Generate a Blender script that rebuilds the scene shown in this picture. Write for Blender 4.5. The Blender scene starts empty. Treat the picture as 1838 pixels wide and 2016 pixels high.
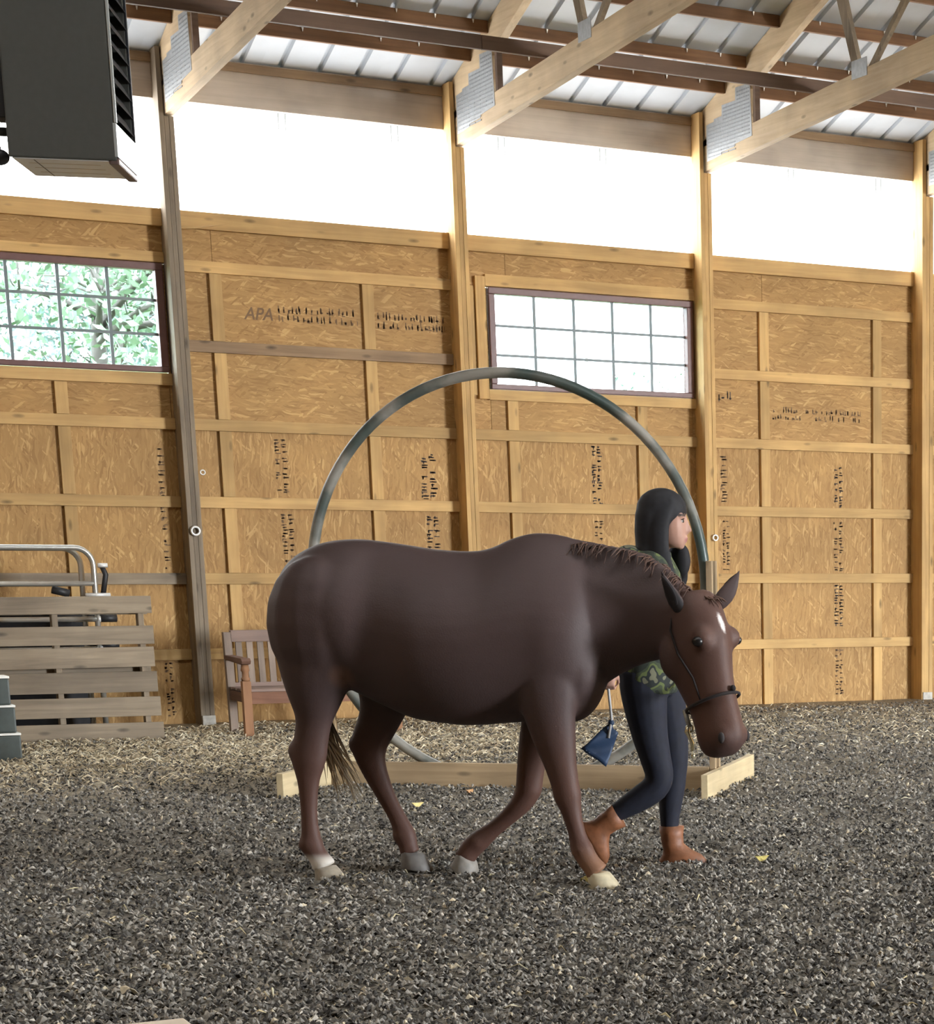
import bpy, bmesh, math, random
import numpy as np
from mathutils import Vector, Matrix, noise as mnoise

random.seed(7)
RNG = np.random.default_rng(7)
SC = bpy.context.scene
COL = SC.collection
PI = math.pi

# ------------------------------------------------------------------ camera
# The photograph is an off-centre crop of a wider picture: the lens axis lies
# below and to the right of the frame, hence the lens shift.
cam_d = bpy.data.cameras.new('camera')
cam_d.sensor_fit = 'HORIZONTAL'
cam_d.sensor_width = 36.0
cam_d.lens = 84.004
cam_d.shift_x = -0.53345
cam_d.shift_y = 0.57193
cam_d.clip_end = 500
cam = bpy.data.objects.new('camera', cam_d)
COL.objects.link(cam)
_r = Vector((0.84623, -0.53278, 0.00612))
_u = Vector((0.11237, 0.18969, 0.97539))
_f = Vector((0.52083, 0.82472, -0.22039))
_m = Matrix((_r, _u, -_f)).transposed().to_4x4()
_m.translation = Vector((0.0, -18.789, 1.411))
cam.matrix_world = _m
SC.camera = cam

# ------------------------------------------------------------------ sky, light, exposure
SKY = 36.0
world = bpy.data.worlds.new('overcast_sky')
SC.world = world
world.use_nodes = True
_bg = world.node_tree.nodes['Background']
_bg.inputs[0].default_value = (0.90, 0.95, 1.0, 1)
_bg.inputs[1].default_value = SKY
SC.view_settings.view_transform = 'Standard'
SC.view_settings.look = 'None'
SC.view_settings.gamma = 1.0
SC.view_settings.use_curve_mapping = False
SC.view_settings.exposure = 2.17
SC.cycles.max_bounces = 6
SC.cycles.diffuse_bounces = 4
SC.cycles.glossy_bounces = 2
SC.cycles.transmission_bounces = 4
SC.cycles.transparent_max_bounces = 8
SC.cycles.sample_clamp_indirect = 6.0
SC.cycles.use_denoising = True
SC.cycles.use_adaptive_sampling = True
SC.cycles.adaptive_threshold = 0.03
SC.cycles.caustics_reflective = False
SC.cycles.caustics_refractive = False

# daylight entering through the open drive-through door of the front wall
DOOR = (15.2, 18.4, 0.0, 4.75)          # x0, x1, z0, z1 at y = FRONT_Y
FRONT_Y = -24.2
SUN_DIR = None
_l = bpy.data.lights.new('door_daylight', 'AREA')
_l.shape = 'RECTANGLE'; _l.size = DOOR[1] - DOOR[0]; _l.size_y = DOOR[3] - DOOR[2]
_l.energy = 1.0
_l.cycles.is_portal = True
_lo = bpy.data.objects.new('door_daylight', _l); COL.objects.link(_lo)
_lo.location = ((DOOR[0] + DOOR[1]) / 2, FRONT_Y + 0.05, (DOOR[2] + DOOR[3]) / 2)
_lo.rotation_euler = (PI / 2, 0, 0)    # faces +Y, into the arena

# ------------------------------------------------------------------ helpers
def tag(o, label=None, cat=None, group=None, kind=None):
    if label: o['label'] = label
    if cat: o['category'] = cat
    if group: o['group'] = group
    if kind: o['kind'] = kind
    return o

def empty(name, loc=(0, 0, 0), rz=0.0, parent=None):
    o = bpy.data.objects.new(name, None)
    o.empty_display_size = 0.2
    COL.objects.link(o)
    o.location = loc; o.rotation_euler = (0, 0, rz)
    if parent: o.parent = parent
    return o

def thing(name, label, cat, loc=(0, 0, 0), rz=0.0, group=None):
    return tag(empty(name, loc, rz), label, cat, group)

def struct(name, loc=(0, 0, 0)):
    return tag(empty(name, loc), kind='structure')

def link(name, me, mat, parent=None, loc=None, rot=None):
    o = bpy.data.objects.new(name, me)
    COL.objects.link(o)
    if mat is not None and not me.materials: me.materials.append(mat)
    if parent: o.parent = parent
    if loc is not None: o.location = loc
    if rot is not None: o.rotation_euler = rot
    return o

class MB:
    """collects shapes, builds them as one mesh"""
    def __init__(s): s.v = []; s.f = []
    def add(s, vs, fs):
        b = len(s.v); s.v += [tuple(p) for p in vs]; s.f += [tuple(i + b for i in f) for f in fs]; return s
    def box(s, x0, x1, y0, y1, z0, z1):
        vs = [(x0,y0,z0),(x1,y0,z0),(x1,y1,z0),(x0,y1,z0),(x0,y0,z1),(x1,y0,z1),(x1,y1,z1),(x0,y1,z1)]
        return s.add(vs, [(3,2,1,0),(4,5,6,7),(0,1,5,4),(1,2,6,5),(2,3,7,6),(3,0,4,7)])
    def obox(s, c, ax, ay, az):
        c, ax, ay, az = map(Vector, (c, ax, ay, az)); vs = []
        for k in (-1, 1):
            for i, j in ((-1,-1),(1,-1),(1,1),(-1,1)): vs.append(c + ax*i + ay*j + az*k)
        return s.add(vs, [(3,2,1,0),(4,5,6,7),(0,1,5,4),(1,2,6,5),(2,3,7,6),(3,0,4,7)])
    def prism(s, poly, axis, a, b):
        """poly: list of 2D points, extruded along axis 'x','y' or 'z' from a to b"""
        def P(p, t): return {'x': (t, p[0], p[1]), 'y': (p[0], t, p[1]), 'z': (p[0], p[1], t)}[axis]
        n = len(poly); vs = [P(p, a) for p in poly] + [P(p, b) for p in poly]
        fs = [tuple(range(n))[::-1], tuple(range(n, 2*n))] + [(i, (i+1) % n, n+(i+1) % n, n+i) for i in range(n)]
        return s.add(vs, fs)
    def loft(s, rings, cap=True):
        n = len(rings[0]); vs = [p for r in rings for p in r]; fs = []
        for k in range(len(rings)-1):
            for i in range(n):
                j = (i+1) % n
                fs.append((k*n+i, k*n+j, (k+1)*n+j, (k+1)*n+i))
        if cap:
            fs.append(tuple(range(n))[::-1]); fs.append(tuple(range((len(rings)-1)*n, len(rings)*n)))
        return s.add(vs, fs)
    def tube(s, path, r, n=10, cap=True):
        """round tube of radius r (number or list) along a path"""
        path = [Vector(p) for p in path]; m = len(path)
        rs = r if isinstance(r, (list, tuple)) else [r]*m
        up = None; rings = []
        for i, p in enumerate(path):
            t = (path[min(i+1, m-1)] - path[max(i-1, 0)]).normalized()
            if up is None:
                a = Vector((0,0,1)) if abs(t.z) < 0.9 else Vector((1,0,0))
                up = (a - t*a.dot(t)).normalized()
            else:
                up = (up - t*up.dot(t)).normalized()
            w = t.cross(up)
            rings.append([p + (up*math.cos(2*PI*k/n) + w*math.sin(2*PI*k/n))*rs[i] for k in range(n)])
        return s.loft(rings, cap)
    def closed_tube(s, path, r, n=10, nrm=None):
        path = [Vector(p) for p in path]; m = len(path); b = len(s.v); vs = []; fs = []
        nrm = Vector(nrm)
        for i, p in enumerate(path):
            t = (path[(i+1) % m] - path[i-1]).normalized(); w = t.cross(nrm).normalized()
            vs += [p + (nrm*math.cos(2*PI*k/n) + w*math.sin(2*PI*k/n))*r for k in range(n)]
        for i in range(m):
            for k in range(n):
                fs.append((i*n+k, i*n+(k+1) % n, ((i+1) % m)*n+(k+1) % n, ((i+1) % m)*n+k))
        return s.add(vs, fs)
    def ell(s, c, rx, ry, rz, nu=14, nv=9, rot=None):
        c = Vector(c); rings = []
        for j in range(nv):
            ph = -PI/2 + PI*(j+0.5)/nv
            rg = [Vector((rx*math.cos(ph)*math.cos(2*PI*i/nu), ry*math.cos(ph)*math.sin(2*PI*i/nu), rz*math.sin(ph))) for i in range(nu)]
            if rot is not None: rg = [rot @ p for p in rg]
            rings.append([c + p for p in rg])
        return s.loft(rings)
    def mesh(s, name, smooth=False, bevel=0.0):
        me = bpy.data.meshes.new(name); me.from_pydata(s.v, [], s.f); me.validate()
        bm = bmesh.new(); bm.from_mesh(me)
        if bevel:
            bmesh.ops.bevel(bm, geom=list(bm.edges), offset=bevel, segments=2, affect='EDGES', profile=0.6)
        bmesh.ops.recalc_face_normals(bm, faces=bm.faces)
        bm.to_mesh(me); bm.free()
        if smooth: me.polygons.foreach_set('use_smooth', [True]*len(me.polygons))
        return me
    def build(s, name, mat, parent=None, smooth=False, bevel=0.0, loc=None, rot=None):
        return link(name, s.mesh(name, smooth, bevel), mat, parent, loc, rot)

_unit = {}
def board(name, x0, x1, y0, y1, z0, z1, mat, parent=None, bevel=0.003):
    """a sawn board; object origin at its centre so grain and tint differ per board"""
    c = ((x0+x1)/2, (y0+y1)/2, (z0+z1)/2); sx, sy, sz = x1-x0, y1-y0, z1-z0
    key = (round(sx, 4), round(sy, 4), round(sz, 4), mat.name)
    if key not in _unit:
        _unit[key] = MB().box(-sx/2, sx/2, -sy/2, sy/2, -sz/2, sz/2).mesh(name, False, min(bevel, min(sx, sy, sz)*0.2))
    return link(name, _unit[key], mat, parent, c)

# ------------------------------------------------------------------ materials
def new_mat(name):
    m = bpy.data.materials.new(name); m.use_nodes = True
    nt = m.node_tree
    return m, nt, nt.nodes['Principled BSDF']
def N(nt, t, **kw):
    n = nt.nodes.new(t)
    for k, v in kw.items():
        if k.startswith('i_'):
            key = k[2:]; key = int(key) if key.isdigit() else key.replace('_', ' ')
            n.inputs[key].default_value = v
        else: setattr(n, k, v)
    return n
def ramp(nt, stops, src=None):
    r = nt.nodes.new('ShaderNodeValToRGB'); e = r.color_ramp.elements
    while len(e) > 1: e.remove(e[-1])
    e[0].position = stops[0][0]; e[0].color = (*stops[0][1], 1)
    for p, c in stops[1:]:
        k = e.new(p); k.color = (*c, 1)
    if src is not None: nt.links.new(src, r.inputs[0])
    return r
def mixc(nt, fac, a, b, mode='MIX'):
    m = nt.nodes.new('ShaderNodeMix'); m.data_type = 'RGBA'; m.blend_type = mode
    for s, v in ((m.inputs['Factor'], fac), (m.inputs['A'], a), (m.inputs['B'], b)):
        if hasattr(v, 'is_linked'): nt.links.new(v, s)
        elif isinstance(v, (int, float)): s.default_value = v
        else: s.default_value = (*v, 1)
    return m.outputs['Result']
def bump(nt, h, strength, dist, bsdf):
    b = N(nt, 'ShaderNodeBump', i_Strength=strength, i_Distance=dist)
    nt.links.new(h, b.inputs['Height']); nt.links.new(b.outputs[0], bsdf.inputs['Normal'])

def plain(name, c, rough=0.6, metal=0.0, noise=0.0, nscale=8.0, bmp=0.0):
    m, nt, b = new_mat(name)
    b.inputs['Roughness'].default_value = rough; b.inputs['Metallic'].default_value = metal
    if noise or bmp:
        tc = N(nt, 'ShaderNodeTexCoord'); nz = N(nt, 'ShaderNodeTexNoise', i_Scale=nscale, i_Detail=5.0)
        nt.links.new(tc.outputs['Object'], nz.inputs['Vector'])
        lo = tuple(x*(1-noise) for x in c); hi = tuple(min(1, x*(1+noise)) for x in c)
        r = ramp(nt, [(0.3, lo), (0.7, hi)], nz.outputs[0]); nt.links.new(r.outputs[0], b.inputs['Base Color'])
        if bmp: bump(nt, nz.outputs[0], bmp, 0.01, b)
    else: b.inputs['Base Color'].default_value = (*c, 1)
    return m

def wood(name, axis, c_dark, c_light, knots=True, tint=0.16, rough=0.75):
    """sawn lumber: grain stretched along one axis, tint per board, a few knots"""
    m, nt, b = new_mat(name); L = nt.links
    tc = N(nt, 'ShaderNodeTexCoord'); oi = N(nt, 'ShaderNodeObjectInfo')
    off = N(nt, 'ShaderNodeVectorMath', operation='SCALE', i_Scale=37.0)
    cmb = N(nt, 'ShaderNodeCombineXYZ')
    for k in range(3): L.new(oi.outputs['Random'], cmb.inputs[k])
    L.new(cmb.outputs[0], off.inputs[0])
    ad = N(nt, 'ShaderNodeVectorMath', operation='ADD')
    L.new(tc.outputs['Object'], ad.inputs[0]); L.new(off.outputs[0], ad.inputs[1])
    mp = N(nt, 'ShaderNodeMapping')
    sc = [22.0, 22.0, 22.0]; sc['xyz'.index(axis)] = 1.1
    mp.inputs['Scale'].default_value = sc
    L.new(ad.outputs[0], mp.inputs['Vector'])
    n1 = N(nt, 'ShaderNodeTexNoise', i_Scale=1.0, i_Detail=6.0, i_Roughness=0.6, i_Distortion=0.6)
    L.new(mp.outputs[0], n1.inputs['Vector'])
    r = ramp(nt, [(0.28, c_dark), (0.5, tuple((a+d)/2*1.03 for a, d in zip(c_dark, c_light))), (0.68, c_light)], n1.outputs[0])
    n2 = N(nt, 'ShaderNodeTexNoise', i_Scale=2.2, i_Detail=3.0); L.new(ad.outputs[0], n2.inputs['Vector'])
    r2 = ramp(nt, [(0.35, (0.82, 0.80, 0.78)), (0.65, (1.08, 1.06, 1.02))], n2.outputs[0])
    col = mixc(nt, 1.0, r.outputs[0], r2.outputs[0], 'MULTIPLY')
    if knots:
        mp2 = N(nt, 'ShaderNodeMapping'); s2 = [9.0, 9.0, 9.0]; s2['xyz'.index(axis)] = 3.0
        mp2.inputs['Scale'].default_value = s2
        L.new(ad.outputs[0], mp2.inputs['Vector'])
        vo = N(nt, 'ShaderNodeTexVoronoi', i_Scale=1.0); L.new(mp2.outputs[0], vo.inputs['Vector'])
        kr = ramp(nt, [(0.0, (1, 1, 1)), (0.11, (0.5, 0.5, 0.5)), (0.17, (0, 0, 0))], vo.outputs['Distance'])
        col = mixc(nt, kr.outputs[0], col, tuple(x*0.42 for x in c_dark))
    hs = N(nt, 'ShaderNodeHueSaturation'); L.new(col, hs.inputs['Color'])
    mr = N(nt, 'ShaderNodeMapRange', i_3=1-tint, i_4=1+tint); L.new(oi.outputs['Random'], mr.inputs[0])
    L.new(mr.outputs[0], hs.inputs['Value'])
    L.new(hs.outputs[0], b.inputs['Base Color']); b.inputs['Roughness'].default_value = rough
    bump(nt, n1.outputs[0], 0.25, 0.004, b)
    return m

def osb(name, axis):
    """oriented strand board: overlapping flat strands, mostly along one axis"""
    m, nt, b = new_mat(name); L = nt.links
    tc = N(nt, 'ShaderNodeTexCoord'); oi = N(nt, 'ShaderNodeObjectInfo')
    cmb = N(nt, 'ShaderNodeCombineXYZ')
    for k in range(3): L.new(oi.outputs['Random'], cmb.inputs[k])
    sc = N(nt, 'ShaderNodeVectorMath', operation='SCALE', i_Scale=19.0); L.new(cmb.outputs[0], sc.inputs[0])
    ad = N(nt, 'ShaderNodeVectorMath', operation='ADD'); L.new(tc.outputs['Object'], ad.inputs[0]); L.new(sc.outputs[0], ad.inputs[1])
    warp = N(nt, 'ShaderNodeTexNoise', i_Scale=5.0, i_Detail=2.0); L.new(ad.outputs[0], warp.inputs['Vector'])
    wv = N(nt, 'ShaderNodeVectorMath', operation='MULTIPLY_ADD'); wv.inputs[1].default_value = (0.07, 0.0, 0.07)
    L.new(warp.outputs['Color'], wv.inputs[0]); L.new(ad.outputs[0], wv.inputs[2])
    col = None; hgt = None
    base = 0.0 if axis == 'x' else PI/2
    for i, (ang, s_long, s_short, w) in enumerate(((0.12, 7.0, 56.0, 1.0), (-0.6, 8.0, 64.0, 0.5), (0.75, 8.0, 64.0, 0.5), (-0.1, 10.0, 80.0, 0.8))):
        mp = N(nt, 'ShaderNodeMapping'); mp.inputs['Rotation'].default_value = (0, base + ang, 0)
        mp.inputs['Location'].default_value = (i*3.7, 0, i*1.9)
        mp2 = N(nt, 'ShaderNodeMapping'); mp2.inputs['Scale'].default_value = (s_long, 1.0, s_short)
        L.new(wv.outputs[0], mp.inputs['Vector']); L.new(mp.outputs[0], mp2.inputs['Vector'])
        vo = N(nt, 'ShaderNodeTexVoronoi', i_Scale=1.0, i_Randomness=1.0); L.new(mp2.outputs[0], vo.inputs['Vector'])
        sp = N(nt, 'ShaderNodeSeparateColor'); L.new(vo.outputs['Color'], sp.inputs[0])
        r = ramp(nt, [(0.0, (0.32, 0.178, 0.058)), (0.2, (0.38, 0.22, 0.075)), (0.78, (0.43, 0.258, 0.090)), (0.90, (0.485, 0.30, 0.112)), (1.0, (0.565, 0.372, 0.155))], sp.outputs[0])
        if col is None: col = r.outputs[0]; hgt = sp.outputs[1]
        else:
            th = N(nt, 'ShaderNodeMath', operation='GREATER_THAN'); th.inputs[1].default_value = 1 - 0.55*w
            L.new(sp.outputs[2], th.inputs[0]); col = mixc(nt, th.outputs[0], col, r.outputs[0])
    n2 = N(nt, 'ShaderNodeTexNoise', i_Scale=1.6, i_Detail=3.0); L.new(ad.outputs[0], n2.inputs['Vector'])
    r2 = ramp(nt, [(0.3, (0.86, 0.84, 0.82)), (0.7, (1.08, 1.06, 1.04))], n2.outputs[0])
    col = mixc(nt, 1.0, col, r2.outputs[0], 'MULTIPLY')
    L.new(col, b.inputs['Base Color']); b.inputs['Roughness'].default_value = 0.7
    bump(nt, hgt, 0.18, 0.003, b)
    return m

def emit(name, c, s):
    m = bpy.data.materials.new(name); m.use_nodes = True; nt = m.node_tree
    for n in list(nt.nodes): nt.nodes.remove(n)
    e = N(nt, 'ShaderNodeEmission', i_Strength=s); e.inputs[0].default_value = (*c, 1)
    o = N(nt, 'ShaderNodeOutputMaterial'); nt.links.new(e.outputs[0], o.inputs[0])
    return m

def vcol_mat(name, rough=0.7, bmp=0.0, nscale=60.0, sheen=0.0, spec=0.5):
    m, nt, b = new_mat(name)
    a = N(nt, 'ShaderNodeAttribute', attribute_name='Col')
    nt.links.new(a.outputs['Color'], b.inputs['Base Color']); b.inputs['Roughness'].default_value = rough
    b.inputs['Specular IOR Level'].default_value = spec
    if sheen: b.inputs['Sheen Weight'].default_value = sheen; b.inputs['Sheen Roughness'].default_value = 0.45
    if bmp:
        tc = N(nt, 'ShaderNodeTexCoord'); nz = N(nt, 'ShaderNodeTexNoise', i_Scale=nscale, i_Detail=4.0)
        nt.links.new(tc.outputs['Object'], nz.inputs['Vector']); bump(nt, nz.outputs[0], bmp, 0.004, b)
    return m

PINE_D, PINE_L = (0.43, 0.272, 0.108), (0.58, 0.39, 0.165)
GREY_D, GREY_L = (0.185, 0.148, 0.106), (0.315, 0.26, 0.19)
M = {}
for ax in 'xyz':
    M['pine_'+ax] = wood('pine_lumber_'+ax, ax, PINE_D, PINE_L)
    M['grey_'+ax] = wood('weathered_lumber_'+ax, ax, GREY_D, GREY_L)
M['pine_pale_y'] = wood('truss_lumber_y', 'y', (0.47, 0.36, 0.225), (0.63, 0.51, 0.35), tint=0.1)
M['worn_x'] = wood('worn_brown_lumber', 'x', (0.25, 0.165, 0.095), (0.40, 0.28, 0.17))
M['brown_x'] = wood('purlin_lumber', 'x', (0.155, 0.078, 0.036), (0.25, 0.135, 0.065), knots=False)
M['brace_x'] = wood('brace_lumber', 'x', (0.10, 0.062, 0.042), (0.16, 0.10, 0.068), knots=False)
M['header_x'] = wood('eave_header_lumber', 'x', (0.46, 0.40, 0.34), (0.57, 0.50, 0.43), knots=False)
M['osb_x'] = osb('osb_horizontal_strands', 'x')
M['osb_z'] = osb('osb_vertical_strands', 'z')
M['ink'] = plain('faded_ink', (0.085, 0.065, 0.055), 0.9)
M['ink_pale'] = plain('pale_faded_ink', (0.20, 0.125, 0.07), 0.9)
M['galv'] = plain('galvanised_plate', (0.42, 0.45, 0.48), 0.45, 0.55, 0.12, 30.0, 0.3)
M['roof'] = plain('galvalume_roofing', (0.52, 0.57, 0.63), 0.55, 0.0, 0.06, 3.0)
M['screw'] = plain('screw_steel', (0.8, 0.8, 0.78), 0.35, 0.3)
M['winframe'] = plain('window_frame_brown', (0.125, 0.05, 0.042), 0.45, 0.0, 0.1, 20.0)
M['muntin'] = plain('window_muntin', (0.16, 0.20, 0.21), 0.5)
M['poly'] = emit('daylit_translucent_panel', (1.0, 0.99, 0.97), 2.6)
M['ridge'] = emit('added_ridge_glow', (1.0, 0.99, 0.97), 2.1)  # glow of the added ridge strip, no such roof window known
M['poly_rib'] = emit('daylit_translucent_rib', (0.95, 0.98, 0.92), 0.17)
# ================================================================== SETTING
GB = [0.519 + 0.6096*k for k in range(6)]          # bottom edges of the six girt rows
GH = 0.089
OSB_Y = 0.038
POSTS = [(-7.4, 0.112), (-5.05, 0.112), (-2.7, 0.112), (-0.35, 0.112), (1.985, 0.112), (4.318, 0.112), (6.655, 0.112), (8.925, 0.113), (11.225, 0.125), (13.55, 0.115), (15.85, 0.115), (18.2, 0.115)]
CAP = (3.895, 4.025); HEAD = (4.84, 5.176)
W1 = (2.34, 4.30, 2.785, 3.615)      # window openings x0,x1,z0,z1
W2 = (6.985, 8.905, 2.775, 3.615)
def roof_z(y): return 5.178 - y/3.0
RIDGE_Y = -12.1

# ---------------------------------------------------------------- back wall (the one in view)
wb = struct('wall_back')
# sheathing: vertical sheets below, lying sheets above
seams = [3.468 + 1.2275*k for k in range(-5, 11)]
for a, b in zip(seams[:-1], seams[1:]):
    board('osb_panel', a+0.0015, b-0.0015, OSB_Y, OSB_Y+0.018, -0.12, 2.39, M['osb_z'], wb, 0.001)
def lying(x0, x1, z0, z1): board('osb_panel', x0+0.0015, x1-0.0015, OSB_Y, OSB_Y+0.018, z0+0.0015, z1-0.0015, M['osb_x'], wb, 0.001)
for x0, x1 in ((-2.67, -0.2), (-0.2, W1[0]), (W1[1], 4.70), (4.70, W2[0]), (W2[1], 9.627), (9.627, 12.05), (12.05, 14.5), (14.5, 16.97)):
    lying(x0, x1, 2.39, 3.612)
for w in (W1, W2): lying(w[0], w[1], 2.39, w[2])
for x0, x1 in ((-2.67, -0.2), (-0.2, 2.24), (2.24, 4.70), (4.70, 7.16), (7.16, 9.627), (9.627, 12.05), (12.05, 14.5), (14.5, 16.97)):
    lying(x0, x1, 3.612, 4.02)
# ends of the wall outside the view
board('osb_panel', -8.0, -2.67, OSB_Y, OSB_Y+0.018, -0.12, 4.02, M['osb_x'], wb)
board('osb_panel', 15.742, 20.0, OSB_Y, OSB_Y+0.018, -0.12, 2.39, M['osb_z'], wb)
board('osb_panel', 16.97, 20.0, OSB_Y, OSB_Y+0.018, 2.39, 4.02, M['osb_x'], wb)

# metal siding outside the sheathing, so that no daylight comes through the joints
sd = plain('siding_metal', (0.35, 0.30, 0.25), 0.6)
for b in ((-8.0, 20.0, -0.15, 2.70), (-8.0, 20.0, 3.66, 4.03), (-8.0, 2.30, 2.70, 3.66), (4.34, 6.94, 2.70, 3.66), (8.95, 20.0, 2.70, 3.66)):
    MB().box(b[0], b[1], OSB_Y+0.0185, OSB_Y+0.022, b[2], b[3]).build('siding_sheet', sd, wb)
battens = {1: [(3.423, 3.517)], 2: [(4.66, 4.756), (5.896, 5.991)], 3: [(7.128, 7.222), (8.347, 8.44)], 4: [(9.58, 9.676), (10.783, 10.876)], 5: [(12.0, 12.095)]}
first = 4
for bi in range(0, 6):
    x0 = POSTS[first+bi-1][0] + POSTS[first+bi-1][1]; x1 = POSTS[first+bi][0]
    win = {1: W1, 3: W2}.get(bi)
    for k, z in enumerate(GB):
        if win and k >= 4: continue
        mat = M['pine_x']
        if bi == 2 and k == 4: mat = M['worn_x']
        if bi == 1 and k == 1: mat = M['grey_x']
        board('girt', x0, x1, 0.0, 0.038, z, z+GH, mat, wb)
    for (b0, b1) in battens.get(bi, [(x0+0.5, x0+0.595), (x0+1.7, x0+1.795)]):
        prev = -0.06
        for k, z in enumerate(GB + [None]):
            if z is None: break
            top = z
            if win and k == 4: top = 2.685
            if win and k == 5: break
            board('blocking', b0, b1, 0.004, 0.038, prev+0.0015, top-0.0015, M['pine_z'], wb)
            prev = z + GH
    board('cap_beam', x0, x1, -0.018, 0.038, CAP[0], CAP[1], M['pine_x'], wb)
    board('eave_header', x0, x1, 0.0, 0.038, HEAD[0], HEAD[1], M['header_x'], wb)
    board('eave_cleat', x0, x1, -0.02, 0.0, 5.10, 5.165, M['worn_x'], wb)
# the same beams along the rest of the wall, out of view
for (a, wa), (b, _) in list(zip(POSTS[:3], POSTS[1:4])) + list(zip(POSTS[9:11], POSTS[10:12])):
    board('cap_beam', a+wa, b, -0.018, 0.038, CAP[0], CAP[1], M['pine_x'], wb)
    board('eave_header', a+wa, b, 0.0, 0.038, HEAD[0], HEAD[1], M['header_x'], wb)
    for z in GB: board('girt', a+wa, b, 0.0, 0.038, z, z+GH, M['pine_x'], wb)
board('cap_beam', 18.315, 20.0, -0.018, 0.038, CAP[0], CAP[1], M['pine_x'], wb)
board('eave_header', 18.315, 20.0, 0, 0.038, HEAD[0], HEAD[1], M['header_x'], wb)
board('cap_beam', -8.0, -7.4, -0.018, 0.038, CAP[0], CAP[1], M['pine_x'], wb)
board('eave_header', -8.0, -7.4, 0, 0.038, HEAD[0], HEAD[1], M['header_x'], wb)
# window surrounds
board('window_trim', POSTS[4][0]+0.112, 4.318, 0.0, 0.038, 2.688, 2.778, M['pine_x'], wb)
board('window_trim', POSTS[4][0]+0.112, 4.318, 0.0, 0.038, 3.622, 3.70, M['pine_x'], wb)
board('window_trim', 6.872, 6.962, -0.004, 0.038, 2.69, 3.70, M['pine_z'], wb)
board('window_trim', 6.9635, 8.925, 0.0, 0.038, 3.622, 3.72, M['pine_x'], wb)
board('window_trim', 6.9635, 8.925, 0.0, 0.038, 2.685, 2.772, M['pine_x'], wb)
board('window_trim', 6.80, 6.86, 0.012, 0.038, 2.72, 3.62, M['pine_z'], wb)
# laminated posts: three plies, the left one runs up beside the truss
for i, (px, pw) in enumerate(POSTS):
    o = empty('post', (px, 0, 0), 0, wb)
    a, b = 'z', 0
    mt = M['grey_z'] if i == 5 else M['pine_z']
    t = pw/3
    for k in range(3):
        zt = 5.19 if k == 0 else 4.69
        jit = (0.0, 0.004, 0.0015)[k]
        bx = MB().box(k*t, (k+1)*t-0.0008, -0.17+jit, 0.06, -0.15, zt)
        bx.build('post_ply', mt, o, bevel=0.004)
# concrete-coloured foot blocks at the base of two posts
for px in (4.325, 11.235):
    MB().box(px, px+0.105, -0.185, -0.171, -0.02, 0.075).build('post_guard', plain('whitewashed_block', (0.5, 0.48, 0.43), 0.8, 0, 0.2, 30), wb, bevel=0.004)

# printing on the sheets: grade stamps, faded and mostly unreadable
def text_mesh(txt, size):
    cu = bpy.data.curves.new('stamp_text', 'FONT'); cu.body = txt; cu.size = size; cu.extrude = 0.0; cu.shear = 0.25; cu.offset = 0.002
    o = bpy.data.objects.new('tmp_text', cu); COL.objects.link(o)
    dg = bpy.context.evaluated_depsgraph_get()
    me = bpy.data.meshes.new_from_object(o.evaluated_get(dg)); bpy.data.objects.remove(o); bpy.data.curves.remove(cu)
    return me
o = link('grade_stamp', text_mesh('APA', 0.135), M['ink_pale'], wb, (4.925, OSB_Y-0.0015, 3.235), (PI/2, 0, 0))
o.scale = (0.92, 1, 1)
def smudge(x0, x1, z0, z1, vertical, seed, mat, rows=2):
    """rows of broken, unreadable printed strokes"""
    r = random.Random(seed); mb = MB(); y = OSB_Y - 0.0012
    for row in range(rows):
        u = 0.0
        LN = (z1-z0) if vertical else (x1-x0); HT = (x1-x0) if vertical else (z1-z0)
        h = HT/rows*0.72; base = HT/rows*row
        while u < LN:
            w = r.uniform(0.012, 0.032)
            if r.random() < 0.9:
                for _ in range(r.randint(2, 4)):
                    a0 = u + r.uniform(0, w*0.4); a1 = a0 + r.choice((0.008, 0.010, w*0.8)); a1 = min(a1, LN)
                    b0 = base + r.uniform(0, h*0.5); b1 = b0 + (h*r.uniform(0.4, 1.0) if a1-a0 < 0.012 else 0.011)
                    if vertical: q = [(x0+b0, y, z1-a0), (x0+b1, y, z1-a0), (x0+b1, y, z1-a1), (x0+b0, y, z1-a1)]
                    else: q = [(x0+a0, y, z0+b0), (x0+a1, y, z0+b0), (x0+a1, y, z0+b1), (x0+a0, y, z0+b1)]
                    mb.add(q, [(0, 1, 2, 3)])
            u += w + r.choice((0.004, 0.006, 0.03))
    mb.build('grade_print', mat, wb)
smudge(5.20, 5.85, 3.23, 3.36, False, 1, M['ink_pale'])
smudge(6.02, 6.6, 3.22, 3.36, False, 14, M['ink_pale'])
smudge(6.33, 6.48, 1.84, 2.22, True, 2, M['ink'])
smudge(6.36, 6.48, 1.30, 1.70, True, 3, M['ink'], 2)
smudge(5.10, 5.21, 1.84, 2.30, True, 4, M['ink_pale'], 2)
smudge(5.12, 5.23, 1.30, 1.70, True, 5, M['ink_pale'], 2)
smudge(9.16, 9.32, 2.76, 2.87, False, 6, M['ink'], 1)
smudge(9.72, 10.66, 2.62, 2.74, False, 7, M['ink_pale'], 2)
smudge(10.37, 10.47, 1.83, 2.21, True, 8, M['ink'], 2)
smudge(10.36, 10.47, 1.23, 1.70, True, 9, M['ink_pale'], 2)
smudge(10.36, 10.47, 0.72, 1.11, True, 10, M['ink'], 2)
smudge(10.37, 10.46, 0.05, 0.50, True, 11, M['ink_pale'], 2)
smudge(9.17, 9.25, 1.84, 2.28, True, 12, M['ink_pale'], 1)
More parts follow.
